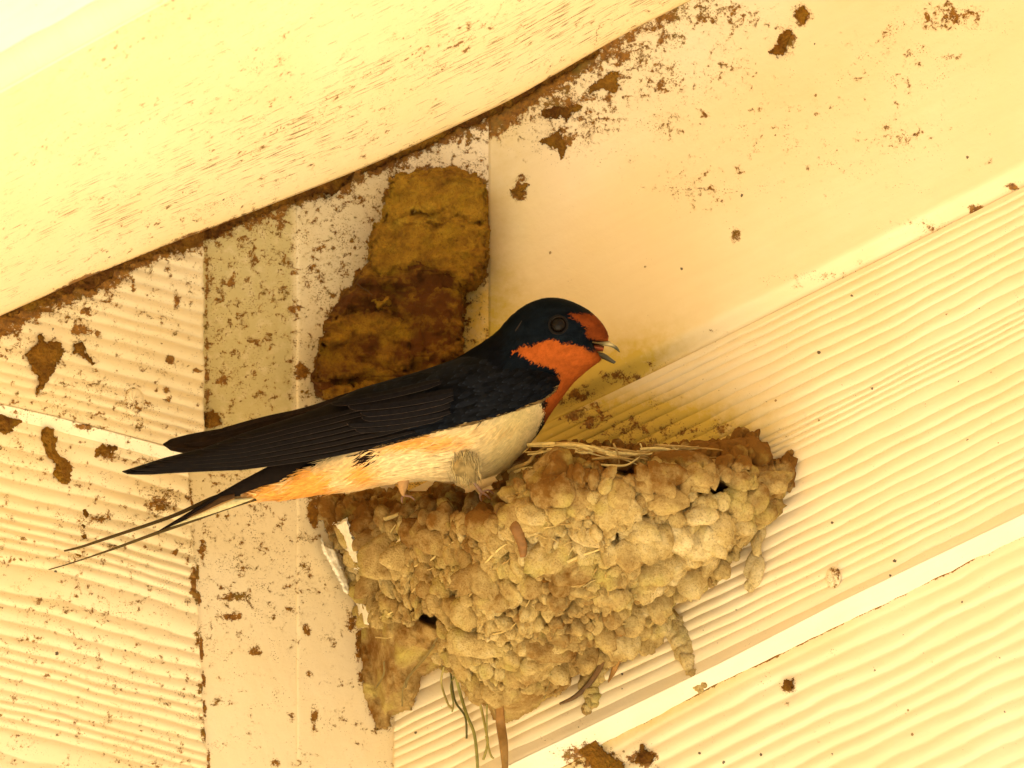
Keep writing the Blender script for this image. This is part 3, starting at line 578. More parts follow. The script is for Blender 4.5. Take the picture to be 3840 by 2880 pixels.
def pellet(x, y, r, sx=1, sy=1, rot=0, hh=None, flat=.66):
    global off
    h = float(nest_surf(np.array([x]), np.array([y]))[0]) + r * random.uniform(-.30, .45) - 8 if hh is None else hh
    q = IV.copy(); ph = random.uniform(0, 100)
    nn = 1 + .66 * (fbm(q[:, 0] * 1.2 + ph, q[:, 1] * 1.2 + q[:, 2] * 1.5, 2, 3) - .5) * 2
    gsc = r / 16; nn = nn + (.16 * (fbm(q[:, 0] * gsc + ph, q[:, 1] * gsc + q[:, 2] * gsc * 1.3, 4, 13) - .5) * 2 - .10 * np.abs(2 * fbm(q[:, 0] * 2.1 + ph, q[:, 1] * 2.1 - q[:, 2] * 2.4, 3, 23) - 1) ** .6)
    q = q * nn[:, None]
    c, s = math.cos(rot), math.sin(rot)
    lx = q[:, 0] * r * sx; ly = q[:, 1] * r * sy
    px_ = x + lx * c - ly * s; py_ = y + lx * s + ly * c
    V = P(px_, py_, h + q[:, 2] * r * flat + (py_ - y) * .38)
    pv.append(V); pf.append(IF + off); off += len(V); pt.append(np.full(len(V), random.gauss(0, .085) - (.12 if r < 14 else 0)))
for (x, y, r) in pts:
    pellet(x, y, r, random.uniform(.8, 1.1), random.uniform(.95, 1.5), random.uniform(-.7, .7))
# the large tear shaped pellets at the right and some at the foot, as the photo shows them
for (x, y, r, sx, sy, rot) in [(2500, 1965, 52, .85, 1.5, -.15), (2610, 1930, 56, 1.15, .8, .1), (2580, 2040, 36, .9, 1.45, .1), (2660, 2075, 46, .8, 1.9, .25), (2860, 1905, 62, 1.15, .75, -.1), (2880, 1810, 70, 1.4, .62, -.15), (2780, 1800, 50, 1.1, .8, 0), (2760, 1900, 50, 1.2, .9, .2),
                               (2390, 1985, 56, 1.1, .95, .1), (2460, 1800, 60, 1.7, .7, -.1), (2600, 1790, 60, 1.3, .7, .1), (2480, 1870, 60, 1.5, .8, .1), (2300, 1730, 50, 1.4, .8, 0), (2120, 1720, 66, 1.5, .75, .05), (2820, 1690, 48, 1.2, .9, .2), (2760, 1690, 50, 1.2, .8, 0), (2945, 1745, 30, .8, 1.5, -.35),
                               (2640, 1720, 46, 1.3, .8, 0), (2420, 2200, 64, 1.5, .9, .1), (2300, 2240, 56, 1.2, .9, -.1), (2100, 2380, 50, 1.2, .95, 0), (1740, 2480, 46, .85, 1.8, -.35), (2450, 2340, 56, 1.0, 1.05, 0), (2070, 1840, 60, 1.3, .9, .1), (1960, 1760, 56, 1.2, .8, -.4), (1940, 1850, 60, 1.2, .8, 0), (2000, 1930, 50, 1, .9, 0),
                               (2690, 1975, 60, .95, 1.3, .2), (2840, 2010, 46, .8, 1.6, .1), (2830, 2130, 40, .8, 1.6, .3), (2815, 2190, 26, .9, 1.2, .3), (1690, 1850, 40, 1.2, .8, .5), (1660, 1830, 34, 1, .8, .5)]:
    hh = None
    if x > 2800 and y > 1980: hh = float(surf(x, y)) + 30
    pellet(x, y, r, sx, sy, rot, hh)
# the drip below the right side of the nest
for (x, y, r) in [(np.interp(t_, [0, .3, .6, 1], [2520, 2550, 2580, 2618]) + random.uniform(-7, 7), 2330 + 250 * t_, np.interp(t_, [0, .2, .5, .8, 1], [40, 34, 30, 15, 24]) * random.uniform(.8, 1.15)) for t_ in np.linspace(0, 1, 24)] + [(2640, 2562, 13)]:
    pellet(x, y, r, 1, 1.1, -.3, float(surf(x, y)) + 8, .8)
for _ in range(90):   # broad smeared mouthfuls
    x = random.uniform(1260, 2900); y = random.uniform(1720, 2600); r = random.uniform(44, 84)
    if float(pdist(np.array([x]), np.array([y]), NEST)[0]) < r or inhole(x, y, 1 + r / 30) or float(smear(x, y)) > .3: continue
    pellet(x, y, r, random.uniform(1.0, 1.5), random.uniform(.6, 1.0), random.uniform(-.6, .6), float(nest_surf(np.array([x]), np.array([y]))[0]) + random.uniform(-18, 8), .32)
for _ in range(260):   # crumbs
    x = random.uniform(1200, 2980); y = random.uniform(1650, 2740)
    if float(pdist(np.array([x]), np.array([y]), NEST)[0]) < 8 or inhole(x, y, 1.2) or float(smear(x, y)) > .4: continue
    r = random.uniform(5, 13); pellet(x, y, r, random.uniform(.8, 1.6), random.uniform(.8, 1.3), random.uniform(-1, 1), float(nest_surf(np.array([x]), np.array([y]))[0]) + random.uniform(0, 16))
# strip of mud at the foot, hanging on the boards
for (x, y, r) in [(2200 + 14 * math.sin(i), 2500 + i * 15, 46 - i * 2.6) for i in range(12)]:
    pellet(x + 30 - (y - 2500) * .1, y, max(r, 12), 1.1, 1.0, 0, float(surf(x, y)) + 14, .7)
pel = mk('tmp_pel', np.concatenate(pv), np.concatenate(pf), M_nest)
def arrs(me):
    v = np.zeros(len(me.vertices) * 3); me.vertices.foreach_get('co', v)
    me.calc_loop_triangles(); tr = np.zeros(len(me.loop_triangles) * 3, np.int32); me.loop_triangles.foreach_get('vertices', tr)
    return v.reshape(-1, 3), tr.reshape(-1, 3)
v1, t1 = arrs(core.data); v2, t2 = arrs(pel.data); ptone = np.concatenate([np.full(len(v1), -.10)] + pt)
for o in (core, pel): bpy.data.objects.remove(o)
v = np.concatenate([v1, v2]); tris = np.concatenate([t1, t2 + len(v1)])
cc_ = (v - CL) @ R; dep = -cc_[:, 2]; vx = cc_[:, 0] / dep * D0 / U + 1920; vy = -cc_[:, 1] / dep * D0 / U + 1440
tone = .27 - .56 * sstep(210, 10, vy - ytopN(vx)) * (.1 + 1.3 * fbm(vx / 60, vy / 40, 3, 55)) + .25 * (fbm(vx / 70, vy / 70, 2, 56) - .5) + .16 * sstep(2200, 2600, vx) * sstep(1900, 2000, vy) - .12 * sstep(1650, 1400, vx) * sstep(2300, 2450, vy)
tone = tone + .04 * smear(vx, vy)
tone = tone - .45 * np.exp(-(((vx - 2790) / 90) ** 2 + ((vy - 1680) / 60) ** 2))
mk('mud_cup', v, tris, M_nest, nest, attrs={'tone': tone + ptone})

def spline(pts, n):
    p = np.array(pts, float); m_ = len(p); t_ = np.linspace(0, m_ - 1, n); i = np.clip(np.floor(t_).astype(int), 0, m_ - 2); f = (t_ - i)[:, None]
    g = lambda k: p[np.clip(k, 0, m_ - 1)]
    a_, b_, c_, d_ = g(i - 1), g(i), g(i + 1), g(i + 2)
    return .5 * ((2 * b_) + (-a_ + c_) * f + (2 * a_ - 5 * b_ + 4 * c_ - d_) * f ** 2 + (-a_ + 3 * b_ - 3 * c_ + d_) * f ** 3)
def strand(name, pts, w0, col, parent, mat=None, flat=.5, taper=True, n=None, wf=None, col2=None):
    """thin stem or blade: pts are (x, y, h), w0 the half width"""
    n = n or max(8, len(pts) * 6); c = spline(pts, n); m_ = 8; V = []; cs = []
    for i in range(n):
        tn = c[min(i + 1, n - 1)] - c[max(i - 1, 0)]; L = math.hypot(tn[0], tn[1]) + 1e-6; nx_, ny_ = -tn[1] / L, tn[0] / L
        k = i / (n - 1); ww = w0 * (wf(k) if wf else ((.35 + .65 * math.sin(math.pi * min(1, .25 + k * .75))) if taper else 1)); ww = max(ww, .5)
        for a_ in range(m_):
            an = a_ * 2 * math.pi / m_; V.append((c[i, 0] + nx_ * ww * math.cos(an), c[i, 1] + ny_ * ww * math.cos(an), c[i, 2] + ww * flat * math.sin(an)))
            cv = np.array(col) * (.8 + .4 * random.random()); 
            if col2 is not None: cv = cv * (1 - k) + np.array(col2) * k
            cs.append(cv)
    V = np.array(V); Fc = []
    for i in range(n - 1):
        for a_ in range(m_): Fc.append((i * m_ + a_, i * m_ + (a_ + 1) % m_, (i + 1) * m_ + (a_ + 1) % m_, (i + 1) * m_ + a_))
    Fc += [tuple(range(m_))[::-1], tuple((n - 1) * m_ + a_ for a_ in range(m_))]
    return mk(name, P(V[:, 0], V[:, 1], V[:, 2]), Fc, mat or M_straw, parent, cols=np.array(cs))
STRAW = (.62, .46, .17); STRAWD = (.40, .25, .07); GREEN = (.27, .24, .06); BROWN = (.26, .12, .03)
for p_, w_, c_ in old_strands: strand('straw', p_, w_, c_, old)
def ns(x, y, up=20): return float(nest_surf(np.array([float(x)]), np.array([float(y)]))[0]) + up
def onnest(pts, up=30): return [(x, y, ns(x, max(y, float(ytopN(x)) + 60), up)) for x, y in pts]
for pts_, w_, c_ in [([(1975, 1668), (2040, 1664), (2150, 1668), (2230, 1688), (2330, 1700), (2420, 1704), (2500, 1690)], 7, STRAW), ([(2080, 1662), (2180, 1666), (2260, 1700), (2350, 1708), (2440, 1700)], 5, STRAWD),
                     ([(1990, 1672), (2090, 1672), (2200, 1672), (2270, 1690)], 5, STRAW), ([(2210, 1740), (2290, 1746), (2350, 1744), (2400, 1712)], 5, STRAW), ([(2400, 1684), (2470, 1682), (2530, 1690), (2545, 1680)], 6, STRAW), ([(2520, 1674), (2552, 1708)], 5, STRAW),
                     ([(2300, 1662), (2316, 1700), (2322, 1738)], 4, STRAWD), ([(1860, 1795), (1930, 1755), (1980, 1735), (2010, 1700), (2060, 1668)], 8, STRAWD), ([(1870, 1800), (1950, 1762), (2000, 1752)], 6, STRAW), ([(2400, 1662), (2408, 1680)], 3, STRAW),
                     ([(2460, 1668), (2560, 1674), (2640, 1682), (2710, 1688)], 4, STRAWD), ([(2220, 1722), (2300, 1716), (2400, 1726)], 5, STRAWD),
                     ([(1425, 1900), (1430, 1945), (1480, 1935), (1530, 1910), (1585, 1895)], 8, STRAW), ([(1485, 2038), (1545, 1978)], 4, (.8, .68, .4)), ([(1374, 2068), (1395, 2035), (1450, 2042)], 4, STRAW), ([(2025, 2140), (2120, 2110), (2190, 2080), (2280, 2050)], 6, STRAW), ([(2060, 2150), (2150, 2105), (2200, 2090)], 5, STRAWD),
                     ([(1820, 2110), (1870, 2060), (1900, 2040)], 4, STRAW), ([(2130, 2220), (2200, 2180), (2240, 2130)], 6, STRAWD), ([(2270, 2150), (2280, 2220), (2290, 2300), (2280, 2380)], 3, STRAWD), ([(1640, 1975), (1650, 1960)], 3, STRAW), ([(1700, 1952), (1760, 1930), (1770, 1900)], 4, STRAW)]:
    strand('straw', onnest(pts_), w_, c_, nest)
for i in range(70):
    if i < 26: x = random.uniform(1960, 2560); y = np.interp(x, [1960, 2100, 2560], [1700, 1672, 1684]) + random.uniform(-6, 60) * random.random(); L_ = random.uniform(60, 210); a_ = random.gauss(.06, .16)
    else: x, y = random.uniform(1400, 2700), random.uniform(1950, 2400); L_ = random.uniform(40, 120); a_ = random.gauss(-.5, .5)
    if not inside(np.array([x]), np.array([y + 14]), NEST)[0]: continue
    strand('straw', onnest([(x + L_ * k * math.cos(a_), y + L_ * k * math.sin(a_) + random.uniform(-7, 7)) for k in (0, .33, .66, 1)], 26 if i < 26 else 18), random.uniform(2.2, 4.5), random.choice([STRAW, STRAWD, (.52, .36, .12)]), nest)
def hang(pts): return [(x, y, max(float(surf(x, y)) + 45, ns(x, y, 26) if inside(np.array([x]), np.array([y]), NEST)[0] else 0)) for x, y in pts]
for pts_, w_, c_ in [([(1700, 2500), (1720, 2580), (1750, 2680), (1780, 2760), (1792, 2900), (1790, 3000)], 6, GREEN), ([(1690, 2520), (1700, 2600), (1712, 2640), (1745, 2690), (1750, 2770)], 4, (.10, .09, .025)), ([(1710, 2530), (1690, 2570), (1700, 2640), (1695, 2670)], 3, GREEN),
                     ([(1770, 2560), (1800, 2640), (1822, 2740), (1828, 2790), (1812, 2850)], 5, (.36, .30, .08)), ([(1822, 2760), (1840, 2830), (1852, 2845)], 4, (.36, .30, .08)), ([(1665, 2500), (1655, 2560), (1680, 2640), (1700, 2660)], 4, (.4, .32, .1)), ([(1826, 2640), (1826, 2740), (1832, 2800)], 3, GREEN)]:
    strand('rootlet', hang(pts_), w_, c_, nest, taper=False)
strand('dead_leaf', [(a, b, c + (b - 2600) * .35) for a, b, c in hang([(1872, 2610), (1876, 2700), (1888, 2790), (1894, 2880), (1900, 3060)])], 17, BROWN, nest, flat=.4, wf=lambda k: .55 + .5 * math.sin(math.pi * min(1, k + .15)), col2=(.34, .20, .05))
strand('dead_leaf', hang([(2322, 2310), (2322, 2400), (2310, 2490), (2280, 2560)]), 16, (.34, .17, .04), nest, flat=.4, wf=lambda k: math.sin(math.pi * (k * .85 + .12)))
strand('dead_leaf', hang([(2270, 2390), (2262, 2470), (2220, 2550), (2160, 2610), (2098, 2640)]), 13, (.12, .06, .018), nest, flat=.4, wf=lambda k: .2 + .9 * math.sin(math.pi * (k * .9)) * (1 - k * .5))
strand('dead_leaf', onnest([(1860, 1920), (1920, 1960), (1955, 2030), (1962, 2090)], 50), 22, (.22, .10, .025), nest, flat=.5, wf=lambda k: .5 + .5 * math.sin(math.pi * (k * .8 + .2)))
for pts_ in [[(1630, 2420), (1560, 2500), (1515, 2570), (1508, 2650)], [(1640, 2390), (1600, 2460), (1540, 2530), (1520, 2580)], [(1440, 2480), (1438, 2530), (1410, 2580)], [(1660, 2380), (1662, 2440), (1656, 2500)], [(2105, 2480), (2060, 2560), (2040, 2620)], [(2275, 2350), (2270, 2430)]]:
    strand('rootlet', onnest(pts_, 44), 3.5, (.2, .14, .04), nest, taper=False)
# flakes of old white paint pulled off with the mud
def flk(poly, lb, up, seed):
    def base(x, y): return np.maximum(surf(x, y), nest_surf(x, y)) + up
    o, _ = patch('paint_flake', poly, 10, M_flake, parent=nest, step=3, jag=5, jsc=9, relief=9, rsc=22, edge=7, seed=seed, base=base, cols=(.88, .80, .62)); return o
flk([(1252, 1964), (1282, 1958), (1300, 1946), (1312, 1990), (1330, 2030), (1335, 2060), (1352, 2095), (1345, 2110), (1322, 2098), (1300, 2060), (1290, 2010), (1270, 1985)], '', 80, 601)
flk([(1206, 2020), (1220, 2045), (1262, 2062), (1278, 2120), (1298, 2160), (1318, 2220), (1300, 2228), (1270, 2170), (1240, 2110), (1215, 2070)], '', 60, 605)
flk([(1320, 2110), (1350, 2125), (1355, 2135), (1330, 2130)], '', 50, 609)
flk([(1338, 2240), (1362, 2260), (1385, 2290), (1388, 2330), (1360, 2350), (1345, 2310)], '', 30, 613)

exec_bird = True
# ------------------------------------------------------------ the swallow
bird = empty('barn_swallow', 'swallow with blue black back, orange throat and cream belly perched on the mud nest', 'bird')
def hb(x): x = np.asarray(x, float); return 985 + np.where(x < 1700, (1700 - x) * .10, (x - 1700) * .12)
ST = [((868, 1862), (868, 1876), 12), ((960, 1822), (965, 1874), 34), ((1080, 1765), (1085, 1868), 74), ((1196, 1700), (1215, 1850), 118), ((1310, 1620), (1340, 1836), 158), ((1420, 1530), (1470, 1812), 192),
      ((1530, 1452), (1610, 1800), 212), ((1640, 1388), (1760, 1800), 222), ((1720, 1340), (1900, 1752), 218), ((1790, 1298), (2008, 1640), 203), ((1840, 1264), (2060, 1560), 185), ((1875, 1234), (2104, 1497), 166),
      ((1905, 1200), (2150, 1437), 154), ((1946, 1160), (2202, 1390), 147), ((2000, 1130), (2243, 1358), 139), ((2062, 1116), (2254, 1342), 132), ((2128, 1125), (2240, 1322), 123), ((2198, 1157), (2226, 1298), 104),
      ((2243, 1195), (2240, 1290), 80), ((2270, 1232), (2262, 1287), 54), ((2283, 1262), (2279, 1285), 20)]
S = spline([(a[0], a[1], b_[0], b_[1], t_) for a, b_, t_ in ST], 420)
NA = 120; an = np.linspace(0, 2 * np.pi, NA, endpoint=False)
Tp, Bp, th = S[:, 0:2], S[:, 2:4], S[:, 4]
M_ = (Tp + Bp) / 2; Hv = (Tp - Bp) / 2
BX = M_[:, 0:1] + Hv[:, 0:1] * np.sin(an); BY = M_[:, 1:2] + Hv[:, 1:2] * np.sin(an)
cs_ = np.cos(an); cs_ = np.sign(cs_) * np.abs(cs_) ** .9
BH = hb(M_[:, 0:1]) + th[:, None] * cs_
SHELL = [(BX, BY, BH)]
def poly_img(pts, ox, oy, s): return [(ox + a / s, oy + b_ / s) for a, b_ in pts]
FORE = poly_img([(1205, 345), (1380, 355), (1480, 375), (1570, 450), (1640, 570), (1640, 640), (1530, 640), (1440, 615), (1380, 570), (1385, 500), (1330, 450), (1270, 410)], 1700, 1050, 2.766)
THRO = poly_img([(640, 715), (740, 680), (860, 670), (930, 630), (1000, 605), (1060, 612), (1140, 648), (1260, 652), (1400, 700), (1560, 780), (1640, 820), (1500, 900), (1300, 1100), (1200, 1200), (1150, 1400), (1060, 1460), (960, 1700), (850, 1700), (960, 1480), (925, 1300), (930, 1250), (1050, 1150), (1110, 1060), (1110, 1000), (1040, 915), (860, 860), (740, 790)], 1700, 1050, 2.766)
BELLY = [(840, 1885), (840, 1862), (986, 1816), (1080, 1798), (1196, 1745), (1275, 1690), (1380, 1640), (1700, 1560), (2030, 1490), (2045, 1520), (2040, 1560), (2000, 1660), (1960, 1740), (1900, 1900), (1400, 1900)]
GAP = [(1368, 1684), (1455, 1668), (1452, 1690), (1415, 1722), (1385, 1712)]
SIDEMARK = [(2030, 1500), (2048, 1495), (2056, 1515), (2046, 1535), (2034, 1525)]
def body_col(x, y, jit=6):
    x = np.asarray(x, float); y = np.asarray(y, float)
    jx = x + jit * RNG.normal(size=x.shape); jy = y + jit * .6 * RNG.normal(size=x.shape)
    n = fbm(x / 30, y / 14, 3, 77); n2 = fbm(x / 110, y / 50, 3, 78)
    c = np.zeros(x.shape + (3,)); c[:] = (.0035, .004, .006)
    head = (x > 1900)[..., None]
    c = np.where(head, np.array([.0038, .0065, .0105]) * (.4 + 1.2 * n[..., None]), c * (.5 + n[..., None]))
    brown = (sstep(2205, 2190, x) * 0)[..., None]
    # cream belly with peach patches
    cream = np.array([.80, .63, .34]) * (.80 + .40 * n[..., None])
    peach = np.array([.82, .38, .08]); 
    pk = np.clip(1.0 * np.exp(-(((x - 1120) / 210) ** 2 + ((y - 1810) / 60) ** 2)) + .55 * np.exp(-(((x - 1400) / 60) ** 2 + ((y - 1760) / 50) ** 2)) + .6 * np.exp(-(((x - 1620) / 200) ** 2 + ((y - 1650) / 34) ** 2)) + .35 * np.exp(-(((x - 1880) / 60) ** 2 + ((y - 1600) / 30) ** 2)), 0, 1) * (.45 + 1.5 * sstep(.35, .62, n2))
    olive = np.array([.66, .50, .18]); ok = np.clip(np.exp(-(((x - 1930) / 90) ** 2 + ((y - 1720) / 130) ** 2)) * .8 + .5 * np.exp(-(((x - 1960) / 80) ** 2 + ((y - 1560) / 60) ** 2)), 0, 1)
    cb = cream * (1 - np.clip(pk, 0, 1)[..., None]) + peach * np.clip(pk, 0, 1)[..., None]
    cb = cb * (1 - ok[..., None]) + olive * ok[..., None]
    c = np.where(inside(jx, jy, BELLY)[..., None], cb, c)
    th_ = np.array([.40, .090, .014]) * (.75 + .5 * n[..., None]); 
    th_ = th_ * (1 - .35 * sstep(1480, 1600, y)[..., None])
    c = np.where(inside(jx, jy, THRO)[..., None], th_, c)
    fo = np.array([.20, .042, .008]) * (.6 + .8 * n[..., None])
    c = np.where(inside(jx, jy, FORE)[..., None], fo, c)
    c = np.where((inside(jx, jy, GAP) | inside(jx, jy, SIDEMARK))[..., None], np.array([.02, .010, .006]), c)
    return c
Vb = P(BX, BY, BH).reshape(-1, 3)
nS = len(S); idx = np.arange(nS * NA).reshape(nS, NA)
Fb = np.stack([idx[:-1], np.roll(idx, -1, 1)[:-1], np.roll(idx, -1, 1)[1:], idx[1:]], -1).reshape(-1, 4)
Vb = np.concatenate([Vb, P(M_[:1, 0], M_[:1, 1], hb(M_[:1, 0])), P(M_[-1:, 0], M_[-1:, 1], hb(M_[-1:, 0]))])
caps = [(int(idx[0, a_]), nS * NA, int(idx[0, (a_ + 1) % NA]), ) for a_ in range(NA)] + [(int(idx[-1, a_]), int(idx[-1, (a_ + 1) % NA]), nS * NA + 1) for a_ in range(NA)]
cb = body_col(BX, BY, 4).reshape(-1, 3); cb = np.concatenate([cb, cb[:1], cb[-1:]])
body = mk('body', Vb, [tuple(f) for f in Fb] + caps, M_body, bird, cols=cb)
# plumage: fine barbs lying back along the body
NB = 34000
ui = RNG.uniform(3, nS - 6, NB * 2); ai = RNG.uniform(0, NA, NB * 2)
# keep density even by area, prefer near side and silhouettes
wgt = np.clip(np.hypot(*(Hv[ui.astype(int)].T)) * np.abs(np.gradient(M_[:, 0]))[ui.astype(int)] / 700, .15, 1)
keep = (RNG.random(NB * 2) < wgt); ui, ai = ui[keep][:NB], ai[keep][:NB]
def samp(A, u, a_):
    u0 = np.clip(u.astype(int), 0, nS - 2); f = u - u0; a0 = a_.astype(int) % NA; a1 = (a0 + 1) % NA; g = a_ - np.floor(a_)
    return (A[u0, a0] * (1 - g) + A[u0, a1] * g) * (1 - f) + (A[u0 + 1, a0] * (1 - g) + A[u0 + 1, a1] * g) * f
def bodyp(u, a_): return np.stack([samp(BX, u, a_), samp(BY, u, a_), samp(BH, u, a_)], -1)
p0 = bodyp(ui, ai)
ishead = p0[:, 0] > 1940; belly = inside(p0[:, 0], p0[:, 1], BELLY)
Lb = np.where(ishead, 17, np.where(belly, 78, 36)) * RNG.uniform(.6, 1.3, len(ui))
du = .8; tv = bodyp(np.clip(ui - 2, 0, nS - 2), ai) - p0; tv /= np.linalg.norm(tv, axis=1)[:, None] + 1e-9
av = bodyp(ui, (ai + 1) % NA) - p0; av /= np.linalg.norm(av, axis=1)[:, None] + 1e-9
nv_ = np.cross(av, tv); c0 = np.stack([M_[ui.astype(int), 0], M_[ui.astype(int), 1], hb(M_[ui.astype(int), 0])], -1)
sg = np.sign(np.sum(nv_ * (p0 - c0), 1)); nv_ *= sg[:, None]
tv = tv + av * RNG.normal(0, .16, len(ui))[:, None]; wb = np.where(ishead, 2.2, np.where(belly, 3.0, 4.0)) * RNG.uniform(.7, 1.3, len(ui))
lift = np.where(ishead, 1.5, np.where(belly, 5.5, 3)) * RNG.uniform(.3, 1.3, len(ui))
q0 = p0 - nv_ * 1.5; q1 = p0 + tv * (Lb * .55)[:, None] + nv_ * (lift * .9 - 0)[:, None]; q2 = p0 + tv * Lb[:, None] + nv_ * (lift * .7)[:, None]
# follow the curved body: pull the tips down to the surface
tip = bodyp(np.clip(ui - Lb / 4.2 * 0, 0, nS - 2), ai)
A = q0 - av * wb[:, None]; B = q0 + av * wb[:, None]; Cc = q1 + av * (wb * .8)[:, None]; Dq = q1 - av * (wb * .8)[:, None]
Q = np.stack([A, B, Cc, Dq, q2], 1)
Vq = P(Q[..., 0], Q[..., 1], Q[..., 2]).reshape(-1, 3); nq = len(ui); b5 = np.arange(nq) * 5
tri = np.concatenate([np.stack([b5, b5 + 1, b5 + 2], -1), np.stack([b5, b5 + 2, b5 + 3], -1), np.stack([b5 + 3, b5 + 2, b5 + 4], -1)])
cq = body_col(p0[:, 0], p0[:, 1], 2.5) * RNG.uniform(.86, 1.10, (nq, 1)); cq = np.clip(np.repeat(cq, 5, 0), 0, .92)
plum = mk('plumage', Vq, tri, M_down, body, cols=cq)

# eye, lids, bill
def uvs_(name, c, r, mat, parent, col=(0, 0, 0), sc=(1, 1, 1)):
    V, Fc = ico(3); V = V * np.array(sc) * r; return mk(name, P(c[0] + V[:, 0], c[1] + V[:, 1], c[2] + V[:, 2]), Fc, mat, parent, cols=np.tile(col, (len(V), 1)))
dd_ = (BX - 2093) ** 2 + (BY - 1218) ** 2 + np.where(BH < hb(2093), 1e9, 0); k_ = np.unravel_index(np.argmin(dd_), dd_.shape); EH = float(BH[k_])
uvs_('eye', (2093, 1218, EH - 12), 33, M_eye, bird)
def ring(name, c, r0, r1, col, parent, mat, n=48, ex=1.0):
    V = []; Fc = []; m_ = 10
    for i in range(n):
        a_ = i * 2 * math.pi / n
        for j in range(m_):
            b_ = j * 2 * math.pi / m_; rr = r0 + r1 * math.cos(b_); V.append((c[0] + rr * math.cos(a_) * ex, c[1] + rr * math.sin(a_), c[2] + r1 * math.sin(b_) - 4 * math.cos(a_)))
            Fc.append((i * m_ + j, ((i + 1) % n) * m_ + j, ((i + 1) % n) * m_ + (j + 1) % m_, i * m_ + (j + 1) % m_))
    V = np.array(V); return mk(name, P(V[:, 0], V[:, 1], V[:, 2]), Fc, mat, parent, cols=np.tile(col, (len(V), 1)))
ring('eyelid', (2093, 1218, EH + 6), 34, 4.0, (.013, .010, .009), bird, M_body)
def loft(name, st, mat, parent, col, n=40, m_=24, ex=1.0, h0=None, colf=None):
    s = spline([(a[0], a[1], b_[0], b_[1], t_) for a, b_, t_ in st], n); V = []
    a_ = np.linspace(0, 2 * np.pi, m_, endpoint=False)
    mx_ = (s[:, 0:1] + s[:, 2:3]) / 2; my_ = (s[:, 1:2] + s[:, 3:4]) / 2
    X = mx_ + (s[:, 0:1] - s[:, 2:3]) / 2 * np.sin(a_); Y = my_ + (s[:, 1:2] - s[:, 3:4]) / 2 * np.sin(a_)
    H = (hb(mx_) if h0 is None else h0 + 0 * mx_) + s[:, 4:5] * np.cos(a_)
    V = P(X, Y, H).reshape(-1, 3); idx = np.arange(n * m_).reshape(n, m_)
    Fc = [tuple(f) for f in np.stack([idx[:-1], np.roll(idx, -1, 1)[:-1], np.roll(idx, -1, 1)[1:], idx[1:]], -1).reshape(-1, 4)] + [tuple(idx[0][::-1]), tuple(idx[-1])]
    c = np.tile(col, (len(V), 1)) if colf is None else colf(X, Y).reshape(-1, 3)
    return mk(name, V, Fc, mat, parent, cols=c)
def billc(x, y):
    k = sstep(2150, 2290, x)[..., None]; pale = np.exp(-(((x - 2285) / 22) ** 2 + ((y - 1292) / 9) ** 2))[..., None]
    return (np.array([.30, .16, .045]) * (1 - k) + np.array([.055, .048, .018]) * k) * (1 - pale) + np.array([.6, .5, .26]) * pale
loft('upper_bill', [((2138, 1276), (2140, 1283), 118), ((2185, 1273), (2186, 1283), 101), ((2238, 1279), (2236, 1291), 72), ((2276, 1276), (2270, 1297), 36), ((2302, 1290), (2297, 1304), 16), ((2318, 1304), (2310, 1313), 10), ((2326, 1322), (2322, 1321), 2)], M_bill, bird, (0, 0, 0), colf=billc)
loft('lower_bill', [((2172, 1290), (2176, 1306), 102), ((2222, 1314), (2214, 1334), 72), ((2264, 1324), (2256, 1345), 34), ((2290, 1341), (2284, 1357), 14), ((2311, 1357), (2302, 1365), 4)], M_bill, bird, (0, 0, 0), colf=lambda x, y: (np.array([.45, .14, .03]) * (1 - sstep(2205, 2240, x)[..., None]) + np.array([.045, .038, .02]) * sstep(2205, 2240, x)[..., None]))
loft('mouth_lining', [((2150, 1282), (2158, 1292), 106), ((2205, 1286), (2200, 1310), 88), ((2240, 1290), (2236, 1318), 58), ((2266, 1298), (2262, 1318), 26)], M_bill, bird, (.20, .035, .010))
# ear streak
strand('ear_streak', [(1932, 1242, float(EH) + 8), (1945, 1222, float(EH) + 12), (1957, 1202, float(EH) + 6)], 2.2, (.04, .028, .022), bird, M_down)

# wings ------------------------------------------------------------
wt = lerp_line([(458, 1766), (470, 1763), (617, 1716), (762, 1680), (907, 1626), (1051, 1579), (1152, 1546), (1247, 1507), (1336, 1460), (1426, 1434), (1562, 1395), (1652, 1365), (1724, 1340), (1830, 1316), (1960, 1335), (2036, 1370), (2085, 1402), (2101, 1430)])
wbm = lerp_line([(458, 1770), (480, 1779), (620, 1768), (762, 1761), (907, 1756), (1022, 1742), (1152, 1724), (1247, 1709), (1336, 1690), (1426, 1674), (1562, 1642), (1652, 1614), (1724, 1600), (1830, 1574), (1960, 1533), (2036, 1504), (2085, 1466), (2101, 1434)])
wth = lerp_line([(458, 52), (907, 84), (1247, 138), (1426, 188), (1562, 216), (1830, 218), (2000, 200), (2101, 170)])
def w_h(x, s, up=0):
    s = np.clip(s, 0, 1); prof = .30 + .74 * np.sqrt(np.clip(1 - (1 - s * 1.35).clip(0, 1) ** 2, 0, 1))
    return hb(x) + wth(x) * prof + up
wx = np.concatenate([458 + (2101 - 458) * (1 - np.cos(np.linspace(0, np.pi, 200))) / 2]); sv = np.linspace(0, 1, 44)
X, Sx = np.meshgrid(wx, sv, indexing='ij'); Y = wt(X) + (wbm(X) - wt(X)) * Sx; Hh = w_h(X, Sx)
V = P(X, Y, Hh).reshape(-1, 3); Fc = grid_faces(len(wx), 44)
_, Fs, loop = skirt(V, len(wx), 44, np.zeros(3)); Bv = P(X.ravel()[loop], Y.ravel()[loop], Hh.ravel()[loop] - 18)
